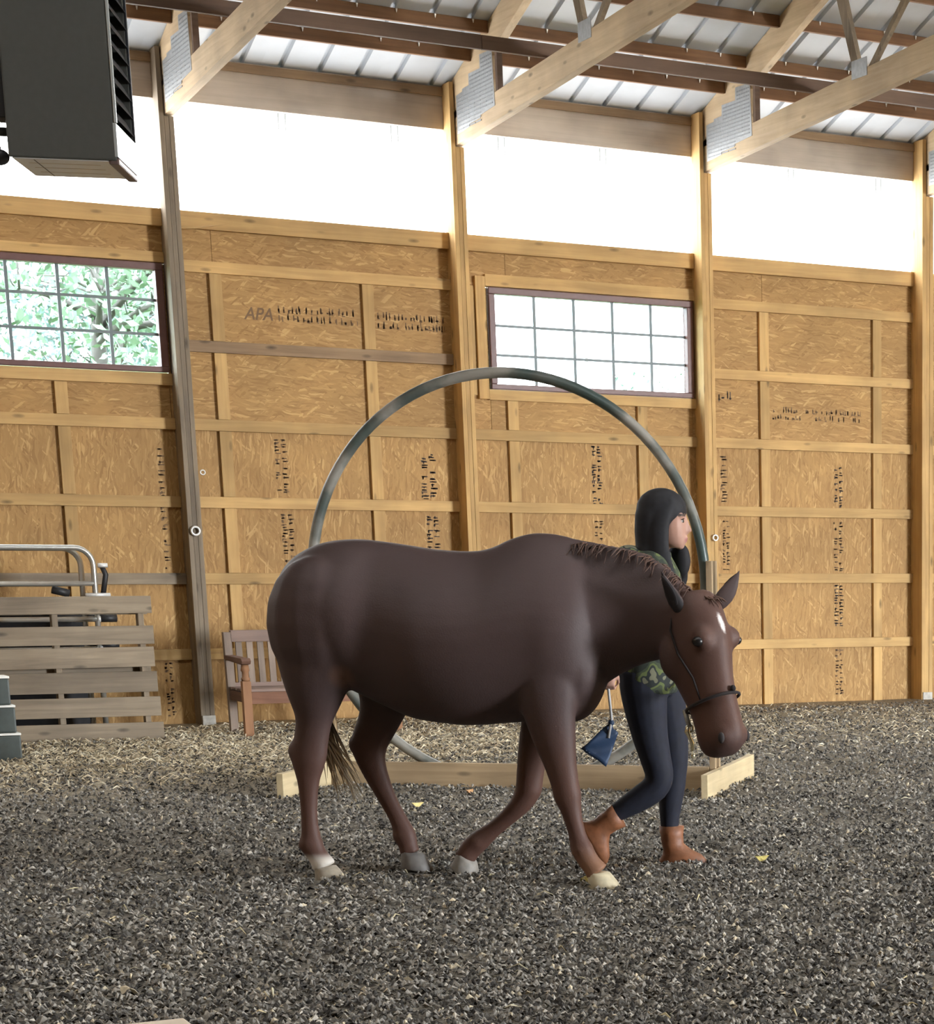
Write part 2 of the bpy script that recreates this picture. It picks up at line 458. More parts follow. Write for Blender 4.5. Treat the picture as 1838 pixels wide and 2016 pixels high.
smudge(9.18, 9.26, 1.25, 1.70, True, 13, M['ink_pale'], 2)
smudge(7.90, 8.00, 1.80, 2.33, True, 15, M['ink'], 2)
smudge(7.91, 8.0, 1.4, 1.68, True, 16, M['ink_pale'], 2)
smudge(4.10, 4.17, 0.05, 0.5, True, 17, M['ink_pale'], 2)
smudge(4.16, 4.22, 1.25, 2.2, True, 18, M['ink_pale'], 1)
# a peeling sliver of wood at the cap beam
MB().tube([(4.45, -0.024, 3.885), (4.55, -0.05, 3.893), (4.68, -0.055, 3.915), (4.85, -0.022, 3.952)], [0.006, 0.009, 0.006, 0.002], 5).build('wood_sliver', M['pine_x'], wb)

# screw eyes on the posts
def screw_eye(loc, rr, sub):
    e = MB()
    pts = [(rr*math.cos(a), -0.022, rr*math.sin(a)) for a in [2*PI*i/18 for i in range(18)]]
    e.closed_tube(pts, rr*0.30, 8, (0, 1, 0)); e.tube([(0, 0.01, rr), (0, -0.02, rr)], rr*0.28, 8)
    o = e.build('screw_eye', M['screw'], wb, True, loc=loc)
    return o
screw_eye((4.458, -0.17, 2.012), 0.018, 0)
screw_eye((4.37, -0.17, 1.553), 0.032, 0)
screw_eye((9.0, -0.17, 1.54), 0.024, 0)

# ---------------------------------------------------------------- windows
glass, nt, gb = new_mat('dimmed_window_glass')
for n in list(nt.nodes):
    if n.type != 'OUTPUT_MATERIAL': nt.nodes.remove(n)
tr = N(nt, 'ShaderNodeBsdfTransparent'); tr.inputs[0].default_value = (0.29, 0.31, 0.315, 1)  # panes darkened to hold down the bright sky and trees behind
gl = N(nt, 'ShaderNodeBsdfGlossy'); gl.inputs['Roughness'].default_value = 0.05; gl.inputs[0].default_value = (0.9, 0.95, 1, 1)
mx = N(nt, 'ShaderNodeMixShader', i_0=0.04)
nt.links.new(tr.outputs[0], mx.inputs[1]); nt.links.new(gl.outputs[0], mx.inputs[2])
nt.links.new(mx.outputs[0], [n for n in nt.nodes if n.type == 'OUTPUT_MATERIAL'][0].inputs[0])
def window(name, w, xs, zs, label=None):
    x0, x1, z0, z1 = w
    o = struct(name, (x0, 0, z0)); X, Z = x1-x0, z1-z0; f = 0.055
    for nm, b in (('frame_rail', (0, X, -0.012, 0.085, 0, f*0.8)), ('frame_rail', (0, X, -0.012, 0.085, Z-f, Z)),
                  ('frame_stile', (0, f, -0.012, 0.085, f*0.8, Z-f)), ('frame_stile', (X-f*1.1, X, -0.012, 0.085, f*0.8, Z-f))):
        MB().box(*b).build(nm, M['winframe'], o, bevel=0.006)
    xe = [f] + [x-x0 for x in xs] + [X-f*1.1]; ze = [f*0.8] + [z-z0 for z in zs] + [Z-f]
    for i in range(len(xe)-1):
        for j in range(len(ze)-1):
            MB().box(xe[i], xe[i+1], 0.048, 0.052, ze[j], ze[j+1]).build('pane', glass, o)
    for x in xe[1:-1]: MB().box(x-0.0125, x+0.0125, 0.036, 0.047, ze[0], ze[-1]).build('muntin', M['muntin'], o)
    for z in ze[1:-1]: MB().box(xe[0], xe[-1], 0.0355, 0.046, z-0.011, z+0.011).build('muntin', M['muntin'], o)
    return o
window('window_1', W1, (2.77, 3.143, 3.516, 3.883), (3.075, 3.335))
window('window_2', W2, (7.411, 7.777, 8.141, 8.51), (3.062, 3.305))
# translucent clerestory strip above the cap beam, one sheet per bay
wn = 3
rib_x = [5.324 + 0.308*k for k in range(-45, 50)]
for (a, wa), (b, _) in zip(POSTS[:-1], POSTS[1:]):
    o = struct('window_%d' % wn, (a+wa, 0.045, CAP[1]-0.03)); wn += 1
    MB().box(0, b-a-wa, 0, 0.006, 0, HEAD[0]+0.05-CAP[1]+0.03).build('translucent_sheet', M['poly'], o)
    for x in rib_x[::3]:
        if a+wa+0.05 < x < b-0.05:
            for d in (-0.028, 0.028):
                zt = HEAD[0]-CAP[1]+0.03
                MB().prism([(x-a-wa+d-0.007, zt), (x-a-wa+d+0.007, zt), (x-a-wa+d+0.001, zt-0.2), (x-a-wa+d-0.001, zt-0.2)], 'y', -0.006, -0.001).build('sheet_rib', M['poly_rib'], o)
for nm, a, b in (('window_%d' % wn, -8.0, -7.4), ('window_%d' % (wn+1), 18.315, 20.0)):
    o = struct(nm, (a, 0.045, CAP[1]-0.03)); MB().box(0, b-a, 0, 0.006, 0, 0.88).build('translucent_sheet', M['poly'], o)
wn += 2

# ---------------------------------------------------------------- ceiling: roofing, purlins, trusses
ce = struct('ceiling')
slope = math.atan(1/3.0); ln = (RIDGE_Y*-1 + 0.45)/math.cos(slope)
def roof_panel_mesh():
    # three-rib sheet, x 0..0.924, y 0..ln up the slope; ribs stand proud outside, read as grooves inside
    prof = []
    for k in range(3):
        c = 0.308*k + 0.154
        prof += [(c-0.024, 0.0), (c-0.015, 0.03), (c+0.015, 0.03), (c+0.024, 0.0)]
    prof = [(0.0, 0.0)] + prof + [(0.924, 0.0)]
    mb = MB(); n = len(prof)
    mb.add([(x, 0, z) for x, z in prof] + [(x, ln, z) for x, z in prof], [(i, i+1, n+i+1, n+i) for i in range(n-1)])
    return mb.mesh('roof_panel')
rp = roof_panel_mesh(); rp.materials.append(M['roof'])
# unseen glowing strip added at the ridge to light ground and horse from above
rs = struct('window_%d' % wn, (6.0, RIDGE_Y, roof_z(RIDGE_Y)-0.22)); wn += 1
MB().box(-14.0, 14.0, -0.55, 0.55, 0, 0.006).build('translucent_sheet', M['ridge'], rs)
x = 5.324 - 0.154 - 0.924*15
while x < 20.2:
    o = bpy.data.objects.new('roof_panel', rp); COL.objects.link(o); o.parent = ce
    o.location = (x, 0.45, roof_z(0.45)); o.rotation_euler = (slope, 0, 0)
    o.rotation_euler = Matrix(((1, 0, 0), (0, -math.cos(slope), math.sin(slope)*-1), (0, math.sin(slope), -math.cos(slope)))).to_euler()
    o.scale = (1, 1, -1)
    o2 = o.copy(); COL.objects.link(o2); o2.parent = ce
    o2.location = (x, 2*RIDGE_Y-0.45, roof_z(0.45)); o2.rotation_euler = (slope, 0, 0); o2.scale = (1, 1, 1)
    x += 0.924
# purlins hung between the trusses, flush under the roofing, with screw points showing
cone = MB().loft([[(0.009*math.cos(t), 0.009*math.sin(t), 0) for t in [2*PI*i/6 for i in range(6)]], [(0.002*math.cos(t), 0.002*math.sin(t), -0.028) for t in [2*PI*i/6 for i in range(6)]]]).mesh('roofing_screw')
cone.materials.append(M['screw'])
PUR = [-0.59, -1.0, -1.62, -2.22, -2.83, -3.44, -4.05, -5.0, -6.0, -7.0, -8.0, -9.0, -10.0, -11.0]
TR_X = [p + 0.047 for p, _ in POSTS]; TR_X[7] = 8.98
TR_W = 0.07
for pi, py in enumerate(PUR):
    for bi in range(3, 11):
        if pi > 6 and not (4 <= bi <= 9): continue
        a = TR_X[bi-1]+TR_W; b = TR_X[bi]
        zt = roof_z(py) - 0.004
        o = board('purlin', a+0.001, b-0.001, py, py+0.038, zt-0.092, zt, M['brown_x'], ce)
        if pi < 7 and 4 <= bi <= 9:
            for x in rib_x:
                if a+0.04 < x+0.02 < b-0.04 and random.random() < 0.94:
                    s = bpy.data.objects.new('roofing_screw', cone); COL.objects.link(s); s.parent = o
                    s.location = (x+0.02-(a+b)/2, -0.019-0.014, 0.046-0.006)
# trusses
M['galv_dark'] = plain('plate_slots', (0.25, 0.27, 0.29), 0.6, 0.3)
def chord_low(y): return 4.692 - 0.057*y
def truss(x0, detail):
    o = empty('truss', (x0, 0, 0), 0, ce); w = TR_W; yE = RIDGE_Y
    MB().prism([(-0.172, chord_low(-0.172)), (0.03, chord_low(0.03)), (0.03, chord_low(0)+0.21), (yE, chord_low(yE)+0.21), (yE, chord_low(yE))], 'x', 0, w).build('bottom_chord', M['pine_pale_y'], o, bevel=0.004)
    tz = lambda y: roof_z(y) - 0.006
    MB().prism([(0.03, tz(0.03)), (0.03, tz(0.03)-0.25), (yE, tz(yE)-0.25), (yE, tz(yE))], 'x', 0.001, w-0.001).build('top_chord', M['pine_pale_y'], o, bevel=0.004)
    MB().prism([(0.02, 4.9), (-0.168, 4.9), (-0.168, tz(-0.168)-0.2), (-1.0, tz(-1.0)-0.245), (-1.0, chord_low(-1)+0.2)], 'x', 0.004, w-0.004).build('heel_wedge', M['pine_pale_y'], o)
    MB().box(0.012, w-0.012, -1.13, -1.09, chord_low(-1.1)+0.2, tz(-1.1)-0.24).build('web', M['brace_x'], o)  # dark lumber paints in the shaded face of this web
    MB().prism([(-2.83, 5.05), (-2.93, 5.05), (-2.60, 5.82), (-2.49, 5.79)], 'x', 0.016, w-0.016).build('web', M['grey_z'], o)
    MB().prism([(-2.98, 5.03), (-3.09, 5.06), (-5.35, 6.75), (-5.22, 6.75)], 'x', 0.016, w-0.016).build('web', M['grey_z'], o)
    if detail:
        p = [(-1.062, 5.286), (-1.09, 4.866), (-0.75, 4.845), (-0.75, 4.825), (-0.5, 4.815), (-0.5, 4.795), (-0.211, 4.775), (-0.206, 5.076), (-0.36, 5.085), (-0.36, 5.105), (-0.516, 5.109), (-0.52, 5.195), (-0.783, 5.193), (-0.787, 5.295)]
        MB().prism(p, 'x', -0.0035, -0.0005).build('nail_plate', M['galv'], o)
        MB().box(-0.0035, 0.0005, -3.06, -2.82, 5.02, 5.155).build('nail_plate', M['galv'], o)
        # teeth rows punched in the plate
        tm = MB()
        for i in range(16):
            z = 4.80 + i*0.03
            y0, y1 = -0.23, -1.05
            if z > 5.06: y0 = -0.53
            if z > 5.18: y0 = -0.80
            for j in range(6):
                a = y0 + (y1-y0)*j/6 - 0.012; b2 = y0 + (y1-y0)*(j+1)/6
                if z < 4.86 and a < -0.7: continue
                tm.box(-0.0055, -0.0034, b2, a, z, z+0.011)
        tm.build('plate_ridges', M['galv_dark'], o)
    return o
for i, x in enumerate(TR_X):
    if 2 <= i <= 10: truss(x, 4 <= i <= 9)
# lateral brace boards resting on the bottom chords
for a, b in ((-2.7, 1.9), (1.9, 6.2), (6.2, 10.9), (10.9, 15.9)):
    z = chord_low(-2.2)+0.212
    board('lateral_brace', a, b-0.004, -2.198, -2.16, z, z+0.10, M['brace_x'], ce)
    z = chord_low(-6.2)+0.212
    board('lateral_brace', a, b-0.004, -6.238, -6.2, z, z+0.115, M['brace_x'], ce)

board('eave_fascia', -8.0, 20.0, 0.435, 0.45, 4.9, 5.03, M['header_x'], wb)
MB().prism([(0.055, 4.90), (0.435, 4.90), (0.435, 4.912), (0.055, 4.912)], 'x', -8.0, 20.0).build('eave_soffit', M['header_x'], wb)

# ---------------------------------------------------------------- the other walls (behind and beside the viewer)
wl = struct('wall_left'); MB().prism([(0.06, -0.15), (0.06, roof_z(0.06)), (RIDGE_Y, roof_z(RIDGE_Y)), (FRONT_Y-0.06, roof_z(0.06)), (FRONT_Y-0.06, -0.15)], 'x', -8.06, -8.0).build('osb_sheathing', M['osb_x'], wl)
wr = struct('wall_right'); MB().prism([(0.06, -0.15), (0.06, roof_z(0.06)), (RIDGE_Y, roof_z(RIDGE_Y)), (FRONT_Y-0.06, roof_z(0.06)), (FRONT_Y-0.06, -0.15)], 'x', 20.0, 20.06).build('osb_sheathing', M['osb_x'], wr)
wf = struct('wall_front')
MB().box(-8.0, DOOR[0], FRONT_Y-0.06, FRONT_Y, -0.15, 4.84).build('osb_sheathing', M['osb_x'], wf)
MB().box(DOOR[1], 20.0, FRONT_Y-0.06, FRONT_Y, -0.15, 4.84).build('osb_sheathing', M['osb_x'], wf)
MB().box(-8.0, 20.0, FRONT_Y-0.04, FRONT_Y, 4.84, 5.2).build('eave_header', M['header_x'], wf)
LEAF_AT = [(4.575, -9.767), (3.598, -9.994), (1.397, -11.518), (4.40, -6.32), (3.92, -6.82)]
# ---------------------------------------------------------------- floor: loose rubber-and-sand footing
def footing_mat():
    m, nt, b = new_mat('arena_footing'); L = nt.links
    tc = N(nt, 'ShaderNodeTexCoord')
    n1 = N(nt, 'ShaderNodeTexNoise', i_Scale=48.0, i_Detail=8.0, i_Roughness=0.68); L.new(tc.outputs['Object'], n1.inputs['Vector'])
    r1 = ramp(nt, [(0.34, (0.062, 0.057, 0.051)), (0.45, (0.20, 0.187, 0.163)), (0.55, (0.34, 0.317, 0.275)), (0.66, (0.52, 0.485, 0.42))], n1.outputs[0])
    # drier, hay-strewn strip along the back wall
    r2 = ramp(nt, [(0.34, (0.20, 0.162, 0.10)), (0.48, (0.52, 0.43, 0.285)), (0.63, (0.70, 0.61, 0.45))], n1.outputs[0])
    sep = N(nt, 'ShaderNodeSeparateXYZ'); L.new(tc.outputs['Object'], sep.inputs[0])
    n2 = N(nt, 'ShaderNodeTexNoise', i_Scale=0.55, i_Detail=4.0); L.new(tc.outputs['Object'], n2.inputs['Vector'])
    ma = N(nt, 'ShaderNodeMath', operation='MULTIPLY_ADD'); ma.inputs[1].default_value = 7.0; L.new(n2.outputs[0], ma.inputs[0]); L.new(sep.outputs['Y'], ma.inputs[2])
    mr = N(nt, 'ShaderNodeMapRange', i_1=-3.6, i_2=4.2); L.new(ma.outputs[0], mr.inputs[0])
    # less hay to the right
    mr3 = N(nt, 'ShaderNodeMapRange', i_1=5.5, i_2=9.0, i_3=1.0, i_4=0.45); L.new(sep.outputs['X'], mr3.inputs[0])
    mm = N(nt, 'ShaderNodeMath', operation='MULTIPLY'); L.new(mr.outputs[0], mm.inputs[0]); L.new(mr3.outputs[0], mm.inputs[1])
    col = mixc(nt, mm.outputs[0], r1.outputs[0], r2.outputs[0])
    n3 = N(nt, 'ShaderNodeTexNoise', i_Scale=1.3, i_Detail=3.0); L.new(tc.outputs['Object'], n3.inputs['Vector'])
    r3 = ramp(nt, [(0.35, (0.85, 0.83, 0.80)), (0.65, (1.12, 1.10, 1.06))], n3.outputs[0])
    col = mixc(nt, 1.0, col, r3.outputs[0], 'MULTIPLY')
    L.new(col, b.inputs['Base Color']); b.inputs['Roughness'].default_value = 0.95; b.inputs['Specular IOR Level'].default_value = 0.15
    bump(nt, n1.outputs[0], 0.9, 0.03, b)
    return m
def ground_h(x, y):
    h = 0.016*mnoise.noise((x*1.1, y*1.1, 3.0)) + 0.012*mnoise.noise((x*3.7, y*3.7, 1.0)) + 0.009*mnoise.noise((x*9.0, y*9.0, 5.0))
    return h
def floor_mesh():
    def axis(lo, a, b, hi, fine, coarse):
        return list(np.arange(lo, a, coarse)) + list(np.arange(a, b, fine)) + list(np.arange(b, hi+coarse*0.5, coarse))
    xs = axis(-8.3, 0.6, 7.4, 20.3, 0.045, 0.35); ys = axis(FRONT_Y-0.3, -13.6, -6.0, 0.35, 0.045, 0.30)
    V = []; F = []; nx = len(xs)
    for y in ys:
        for x in xs:
            z = ground_h(x, y)
            if y > -0.2: z *= 0.3
            V.append((x, y, z))
    for j in range(len(ys)-1):
        for i in range(nx-1): F.append((j*nx+i, j*nx+i+1, (j+1)*nx+i+1, (j+1)*nx+i))
    me = bpy.data.meshes.new('floor'); me.from_pydata(V, [], F); me.polygons.foreach_set('use_smooth', [True]*len(F))
    return me
fl = link('floor', floor_mesh(), footing_mat()); tag(fl, kind='structure')

def shards(name, pts, lmin, lmax, wid, cols, weights, seed, lift=0.35, parent=None):
    """thousands of little bent strips lying on the footing, one mesh"""
    g = np.random.default_rng(seed); n = len(pts)
    L = g.uniform(lmin, lmax, n); A = g.uniform(0, 2*PI, n); T = g.normal(0, lift, n); W = wid*g.uniform(0.6, 1.5, n)
    P = np.array(pts); d = np.c_[np.cos(A)*np.cos(T), np.sin(A)*np.cos(T), np.sin(T)]
    q = np.c_[-np.sin(A), np.cos(A), g.normal(0, 0.5, n)]; q /= np.linalg.norm(q, axis=1)[:, None]
    up = np.array([0, 0, 1.0]); bend = g.uniform(0.05, 0.3, n)[:, None]*L[:, None]*up
    a = P - d*L[:, None]/2; c = P + d*L[:, None]/2; b = P + bend
    th = (up*W[:, None]*0.5)
    V = np.stack([a, b + q*W[:, None]/2, b - q*W[:, None]/2, c, b + th], 1).reshape(-1, 3)
    base = np.arange(n)[:, None]*5
    F = np.concatenate([base + np.array([[0, 1, 4]]), base + np.array([[0, 4, 2]]), base + np.array([[3, 4, 1]]), base + np.array([[3, 2, 4]])], 1).reshape(-1, 3)
    me = bpy.data.meshes.new(name); me.from_pydata(V.tolist(), [], F.tolist())
    ci = g.choice(len(cols), n, p=weights); C = np.array(cols)[ci]*g.uniform(0.75, 1.25, n)[:, None]
    C = np.repeat(np.c_[C, np.ones(n)], 5, 0)
    at = me.color_attributes.new('Col', 'FLOAT_COLOR', 'POINT'); at.data.foreach_set('color', C.ravel())
    return link(name, me, M['shard'], parent)
M['shard'] = vcol_mat('footing_shred', 0.9, spec=0.2)
def scatter(n, x0, x1, y0, y1, near, seed, hay=False):
    """denser towards the viewer"""
    g = np.random.default_rng(seed); out = []
    while len(out) < n:
        x = g.uniform(x0, x1); y = g.uniform(y0, y1)
        d = math.hypot(x, y+18.79)
        # keep inside the wedge that the view looks along
        az = math.atan2(x, y+18.79)
        if not (0.10 < az < 0.58): continue
        if hay and g.random() > min(1.0, max(0.0, (y+5.2)/2.6))*(1.0 if x < 5.0 else max(0.22, 1-(x-5.0)/3.0)): continue
        if g.random() < min(1.0, (near/d)**2):
            out.append((x, y, ground_h(x, y) + g.uniform(0.0, 0.006)))
    return out
s = shards('rubber_shred_footing', scatter(84000, 0.4, 11.5, -13.6, -0.4, 6.6, 3), 0.014, 0.05, 0.014,
           [(0.055, 0.051, 0.047), (0.155, 0.146, 0.13), (0.29, 0.272, 0.24), (0.43, 0.40, 0.345), (0.54, 0.47, 0.34)], [0.27, 0.33, 0.27, 0.10, 0.03], 5)
tag(s, 'dark shredded rubber footing strewn over the arena floor', 'footing', kind='stuff')
s = shards('hay_litter', scatter(11000, 0.8, 10.5, -5.2, -0.36, 14.0, 9, True), 0.03, 0.12, 0.011,
           [(0.60, 0.52, 0.37), (0.36, 0.30, 0.20), (0.72, 0.66, 0.50)], [0.48, 0.30, 0.22], 6, 0.15)
tag(s, 'loose tan hay litter scattered along the foot of the back wall', 'hay', kind='stuff')
s = shards('straw_bits', scatter(170, 0.4, 8.0, -13.6, -6.0, 6.6, 12), 0.05, 0.13, 0.006,
           [(0.55, 0.47, 0.28), (0.42, 0.37, 0.24), (0.62, 0.58, 0.42)], [0.5, 0.3, 0.2], 7, 0.12)
tag(s, 'pale straw stalks lying singly on the dark footing', 'straw', kind='stuff')
# a few fallen yellow leaves and wood chips that stand out
leaf_m = plain('dry_leaf', (0.50, 0.42, 0.13), 0.8, 0, 0.3, 60); chip_m = plain('wood_chip', (0.62, 0.55, 0.40), 0.8, 0, 0.2, 40)
def leaf(x, y, s, a, label, mat=leaf_m, cat='leaf', nm='fallen_leaf'):
    mb = MB(); pts = []
    for i in range(12):
        t = 2*PI*i/12; r = s*(1+0.25*math.cos(2*t)+0.12*math.cos(5*t))
        pts.append((r*math.cos(t), 0.62*r*math.sin(t), 0.006+0.012*math.cos(t*2+1)))
    mb.add([(0, 0, 0.016)] + pts + [(p[0], p[1], p[2]-0.002) for p in pts] + [(0, 0, 0.012)], [(0, i+1, (i+1) % 12+1) for i in range(12)] + [(25, 13+(i+1) % 12, 13+i) for i in range(12)] + [(i+1, 13+i, 13+(i+1) % 12, (i+1) % 12+1) for i in range(12)])
    o = mb.build(nm, mat, loc=(x, y, ground_h(x, y)+0.016), rot=(0, 0, a)); tag(o, label, cat, 'bits lying on the footing')
leaf(*LEAF_AT[0], 0.035, 0.4, 'yellow leaf on the footing to the right of the standing boot')
leaf(*LEAF_AT[1], 0.034, 1.2, 'yellow leaf beside the forward front hoof of the horse')
leaf(*LEAF_AT[2], 0.030, 2.0, 'pale tan leaf on the dark footing at the lower left', chip_m)
leaf(*LEAF_AT[3], 0.034, 0.9, 'orange tan leaf in front of the wooden base rail', plain('orange_leaf', (0.52, 0.30, 0.14), 0.8))
leaf(*LEAF_AT[4], 0.034, 0.5, 'bright yellow wood chip in front of the swinging hind leg', plain('yellow_chip', (0.72, 0.60, 0.25), 0.8), 'wood chip', 'wood_chip')

# pale corner of a box at the very bottom of the picture
o = thing('wooden_crate', 'pale wooden crate on the footing at the bottom edge, only its top corner showing', 'crate', (0.928, -13.567, 0), 0)
cr = plain('pale_box_wood', (0.62, 0.52, 0.40), 0.7, 0, 0.12, 14)
for nm, b in (('side_panel', (-0.22, -0.205, -0.16, 0.16, 0, 0.283)), ('side_panel', (0.205, 0.22, -0.16, 0.16, 0, 0.283)), ('end_panel', (-0.2045, 0.2045, -0.16, -0.145, 0, 0.283)), ('end_panel', (-0.2045, 0.2045, 0.145, 0.16, 0, 0.283)), ('lid', (-0.23, 0.23, -0.167, 0.167, 0.284, 0.30))):
    MB().box(*b).build(nm, cr, o, bevel=0.004)

# ---------------------------------------------------------------- outside: grass, trees
go = link('lawn', MB().add([(-60, 0.07, -0.1), (90, 0.07, -0.1), (90, 90, -0.1), (-60, 90, -0.1)], [(0, 1, 2, 3)]).mesh('lawn'), plain('lawn_grass', (0.10, 0.14, 0.06), 0.9, 0, 0.3, 0.5)); tag(go, kind='structure')
gf = link('yard', MB().add([(-60, -90, -0.1), (90, -90, -0.1), (90, FRONT_Y-0.06, -0.1), (-60, FRONT_Y-0.06, -0.1)], [(0, 1, 2, 3)]).mesh('yard'), plain('yard_gravel', (0.42, 0.40, 0.36), 0.9, 0, 0.15, 2.0)); tag(gf, kind='structure')
bark = plain('bark', (0.10, 0.085, 0.075), 0.9, 0, 0.3, 20, 0.5)
def leaf_mat(name, c):
    m, nt, b = new_mat(name); b.inputs['Base Color'].default_value = (*c, 1); b.inputs['Roughness'].default_value = 0.7
    b.inputs['Subsurface Weight'].default_value = 0.0
    return m
def tree(x, y, h, spread, label, leaves, lc, seed, low=0.25, blobs=9, name='deciduous_tree'):
    r = random.Random(seed); g = np.random.default_rng(seed)
    o = thing(name, label, 'tree', (x, y, -0.1), 0, 'trees outside the windows')
    tr = MB(); tr.tube([(0, 0, 0), (0.05, 0, h*0.3), (0.0, 0.08, h*0.6), (0.05, 0, h*0.92)], [0.17, 0.14, 0.09, 0.02], 8)
    tr.build('trunk', bark, o, True)
    br = MB(); cent = []
    for k in range(blobs):
        z0 = h*r.uniform(low, 0.7); a = r.uniform(0, 2*PI); L = spread*r.uniform(0.5, 1.0)
        e = Vector((L*math.cos(a), L*math.sin(a), z0 + L*r.uniform(0.1, 0.55)))
        m = e*0.5 + Vector((0, 0, z0*0.5 + 0.1)) ; br.tube([(0, 0, z0), tuple(m), tuple(e)], [0.055, 0.035, 0.01], 6); cent.append(e); cent.append(m)
        for _ in range(5):
            e2 = e + Vector((r.uniform(-1, 1), r.uniform(-1, 1), r.uniform(-0.5, 0.8)))*spread*0.4
            s0 = m.lerp(e, r.uniform(0.1, 1.0)); br.tube([tuple(s0), tuple(s0.lerp(e2, 0.5)+Vector((0, 0, 0.1))), tuple(e2)], [0.018, 0.012, 0.004], 5); cent.append(e2)
    br.build('branches', bark, o, True)
    n = leaves; ci = g.integers(0, len(cent), n); C = np.array([tuple(c) for c in cent])[ci] + g.normal(0, spread*0.17, (n, 3))
    A = g.normal(0, 1, (n, 3)); A /= np.linalg.norm(A, axis=1)[:, None]; B = np.cross(A, g.normal(0, 1, (n, 3))); B /= np.linalg.norm(B, axis=1)[:, None]
    s = g.uniform(0.04, 0.09, n)[:, None]
    V = np.stack([C-A*s, C+B*s*0.5, C+A*s, C-B*s*0.5], 1).reshape(-1, 3)
    F = (np.arange(n)[:, None]*4 + np.array([[0, 1, 2, 3]]))
    me = bpy.data.meshes.new('foliage'); me.from_pydata(V.tolist(), [], F.tolist())
    f = link('foliage', me, leaf_mat('leaf_green_%d' % seed, lc), o); f['kind'] = 'stuff'
    return o
tree(5.9, 10.5, 6.5, 2.2, 'green leafy tree with pale branches outside the left window', 8000, (0.16, 0.24, 0.15), 21, 0.3, 20)
tree(8.0, 19.5, 9.5, 2.8, 'tall dark green tree seen behind the leafy one through the left window', 8000, (0.12, 0.18, 0.17), 22, 0.3, 18)
tree(19.3, 22.0, 5.6, 1.5, 'small round tree low in the right half of the other window', 3500, (0.15, 0.22, 0.19), 23, 0.45, 9)
tree(18.1, 24.5, 6.3, 0.6, 'thin sparse sapling standing in the middle of the right window', 500, (0.12, 0.18, 0.17), 24, 0.4, 6, 'sapling')
tree(22.2, 27.5, 5.6, 1.9, 'spreading shrub by the far edge of the right window', 3500, (0.15, 0.22, 0.19), 25, 0.5, 9)
# ================================================================== THINGS ALONG THE WALL
# ---- slatted wooden pallet standing on edge
o = thing('pallet', 'weathered grey wooden pallet stood on edge in front of the metal rails', 'pallet', (2.95, -1.5, 0))
rows = [(0.938, 1.064, 0.752), (0.713, 0.848, 0.755), (0.545, 0.692, 0.748), (0.363, 0.514, 0.757), (0.184, 0.328, 0.768), (-0.01, 0.138, 0.778)]
for k, (z0, z1, xr) in enumerate(rows):
    b = board('deck_board', -0.62, xr, -0.009, 0.009, z0, z1, M['grey_x'], o, 0.004); b.rotation_euler = (0, random.uniform(-0.006, 0.006), 0)
for x in (-0.55, 0.05, 0.655):
    board('stringer', x, x+0.04, 0.0095, 0.099, 0.0, 1.05, M['grey_z'], o)
for z0, z1 in ((0.02, 0.12), (0.47, 0.58), (0.93, 1.03)):
    board('back_board', -0.62, 0.74, 0.0995, 0.115, z0, z1, M['grey_x'], o)
# ---- two galvanised corral panels leaning behind it
tube_m = plain('galvanised_tube', (0.55, 0.55, 0.52), 0.32, 0.75, 0.1, 12)
dark_m = plain('black_fitting', (0.02, 0.02, 0.022), 0.5)
def corral_panel(label, y, xr, ztop, latch):
    o = thing('corral_panel', label, 'gate panel', (xr-1.6, y, 0), 0, 'galvanised corral panels')
    R = 0.13; path = [(-1.6, 0, 0.02), (-1.6, 0, ztop-R)] + [(-1.6+R-R*math.cos(t), 0, ztop-R+R*math.sin(t)) for t in [PI/2*i/6 for i in range(1, 7)]]
    path += [(1.6-R+R*math.sin(t), 0, ztop-R+R*math.cos(t)) for t in [PI/2*i/6 for i in range(7)]] + [(1.6, 0, 0.02)]
    MB().tube(path, 0.021, 10).build('outer_tube', tube_m, o, True)
    for z in (ztop-0.265, ztop-0.53, ztop-0.755, ztop-0.98, ztop-1.2): MB().tube([(-1.6, 0, z), (1.6, 0, z)], 0.019, 10).build('rail', tube_m, o, True)
    MB().box(-0.02, 0.02, -0.018, -0.006, 0.1, ztop).build('stay', tube_m, o)
    if latch:
        MB().tube([(1.52, -0.03, ztop-0.35), (1.70, -0.03, ztop-0.35)], 0.015, 8).build('latch_bar', M['screw'], o, True)
        MB().tube([(1.66, 0.03, ztop-0.12), (1.69, 0.03, ztop-0.2), (1.66, 0.02, ztop-0.34)], 0.02, 8).build('latch_strap', dark_m, o, True)
        MB().tube([(1.63, -0.005, ztop-0.13), (1.70, -0.005, ztop-0.13)], 0.017, 8).build('latch_pin', M['screw'], o, True)
        MB().tube([(1.30, 0.05, ztop-0.31), (1.42, 0.05, ztop-0.34)], 0.03, 8).build('hinge_block', dark_m, o, True)
        for z in (0.885, 0.66): MB().tube([(1.60, 0, z), (1.62, 0, z)], 0.026, 8).build('rail_collar', M['screw'], o, True); 
    for z in (0.5, 0.7): MB().tube([(1.62, 0.005, z+0.19), (1.74, 0.005, z+0.19)], 0.03, 8).build('rubber_cap', dark_m, o, True)
corral_panel('front galvanised tube corral panel with latch hardware, behind the pallet', -0.93, 3.425, 1.415, True)
corral_panel('rear galvanised tube corral panel, nested just behind the front one', -0.82, 3.355, 1.41, False)
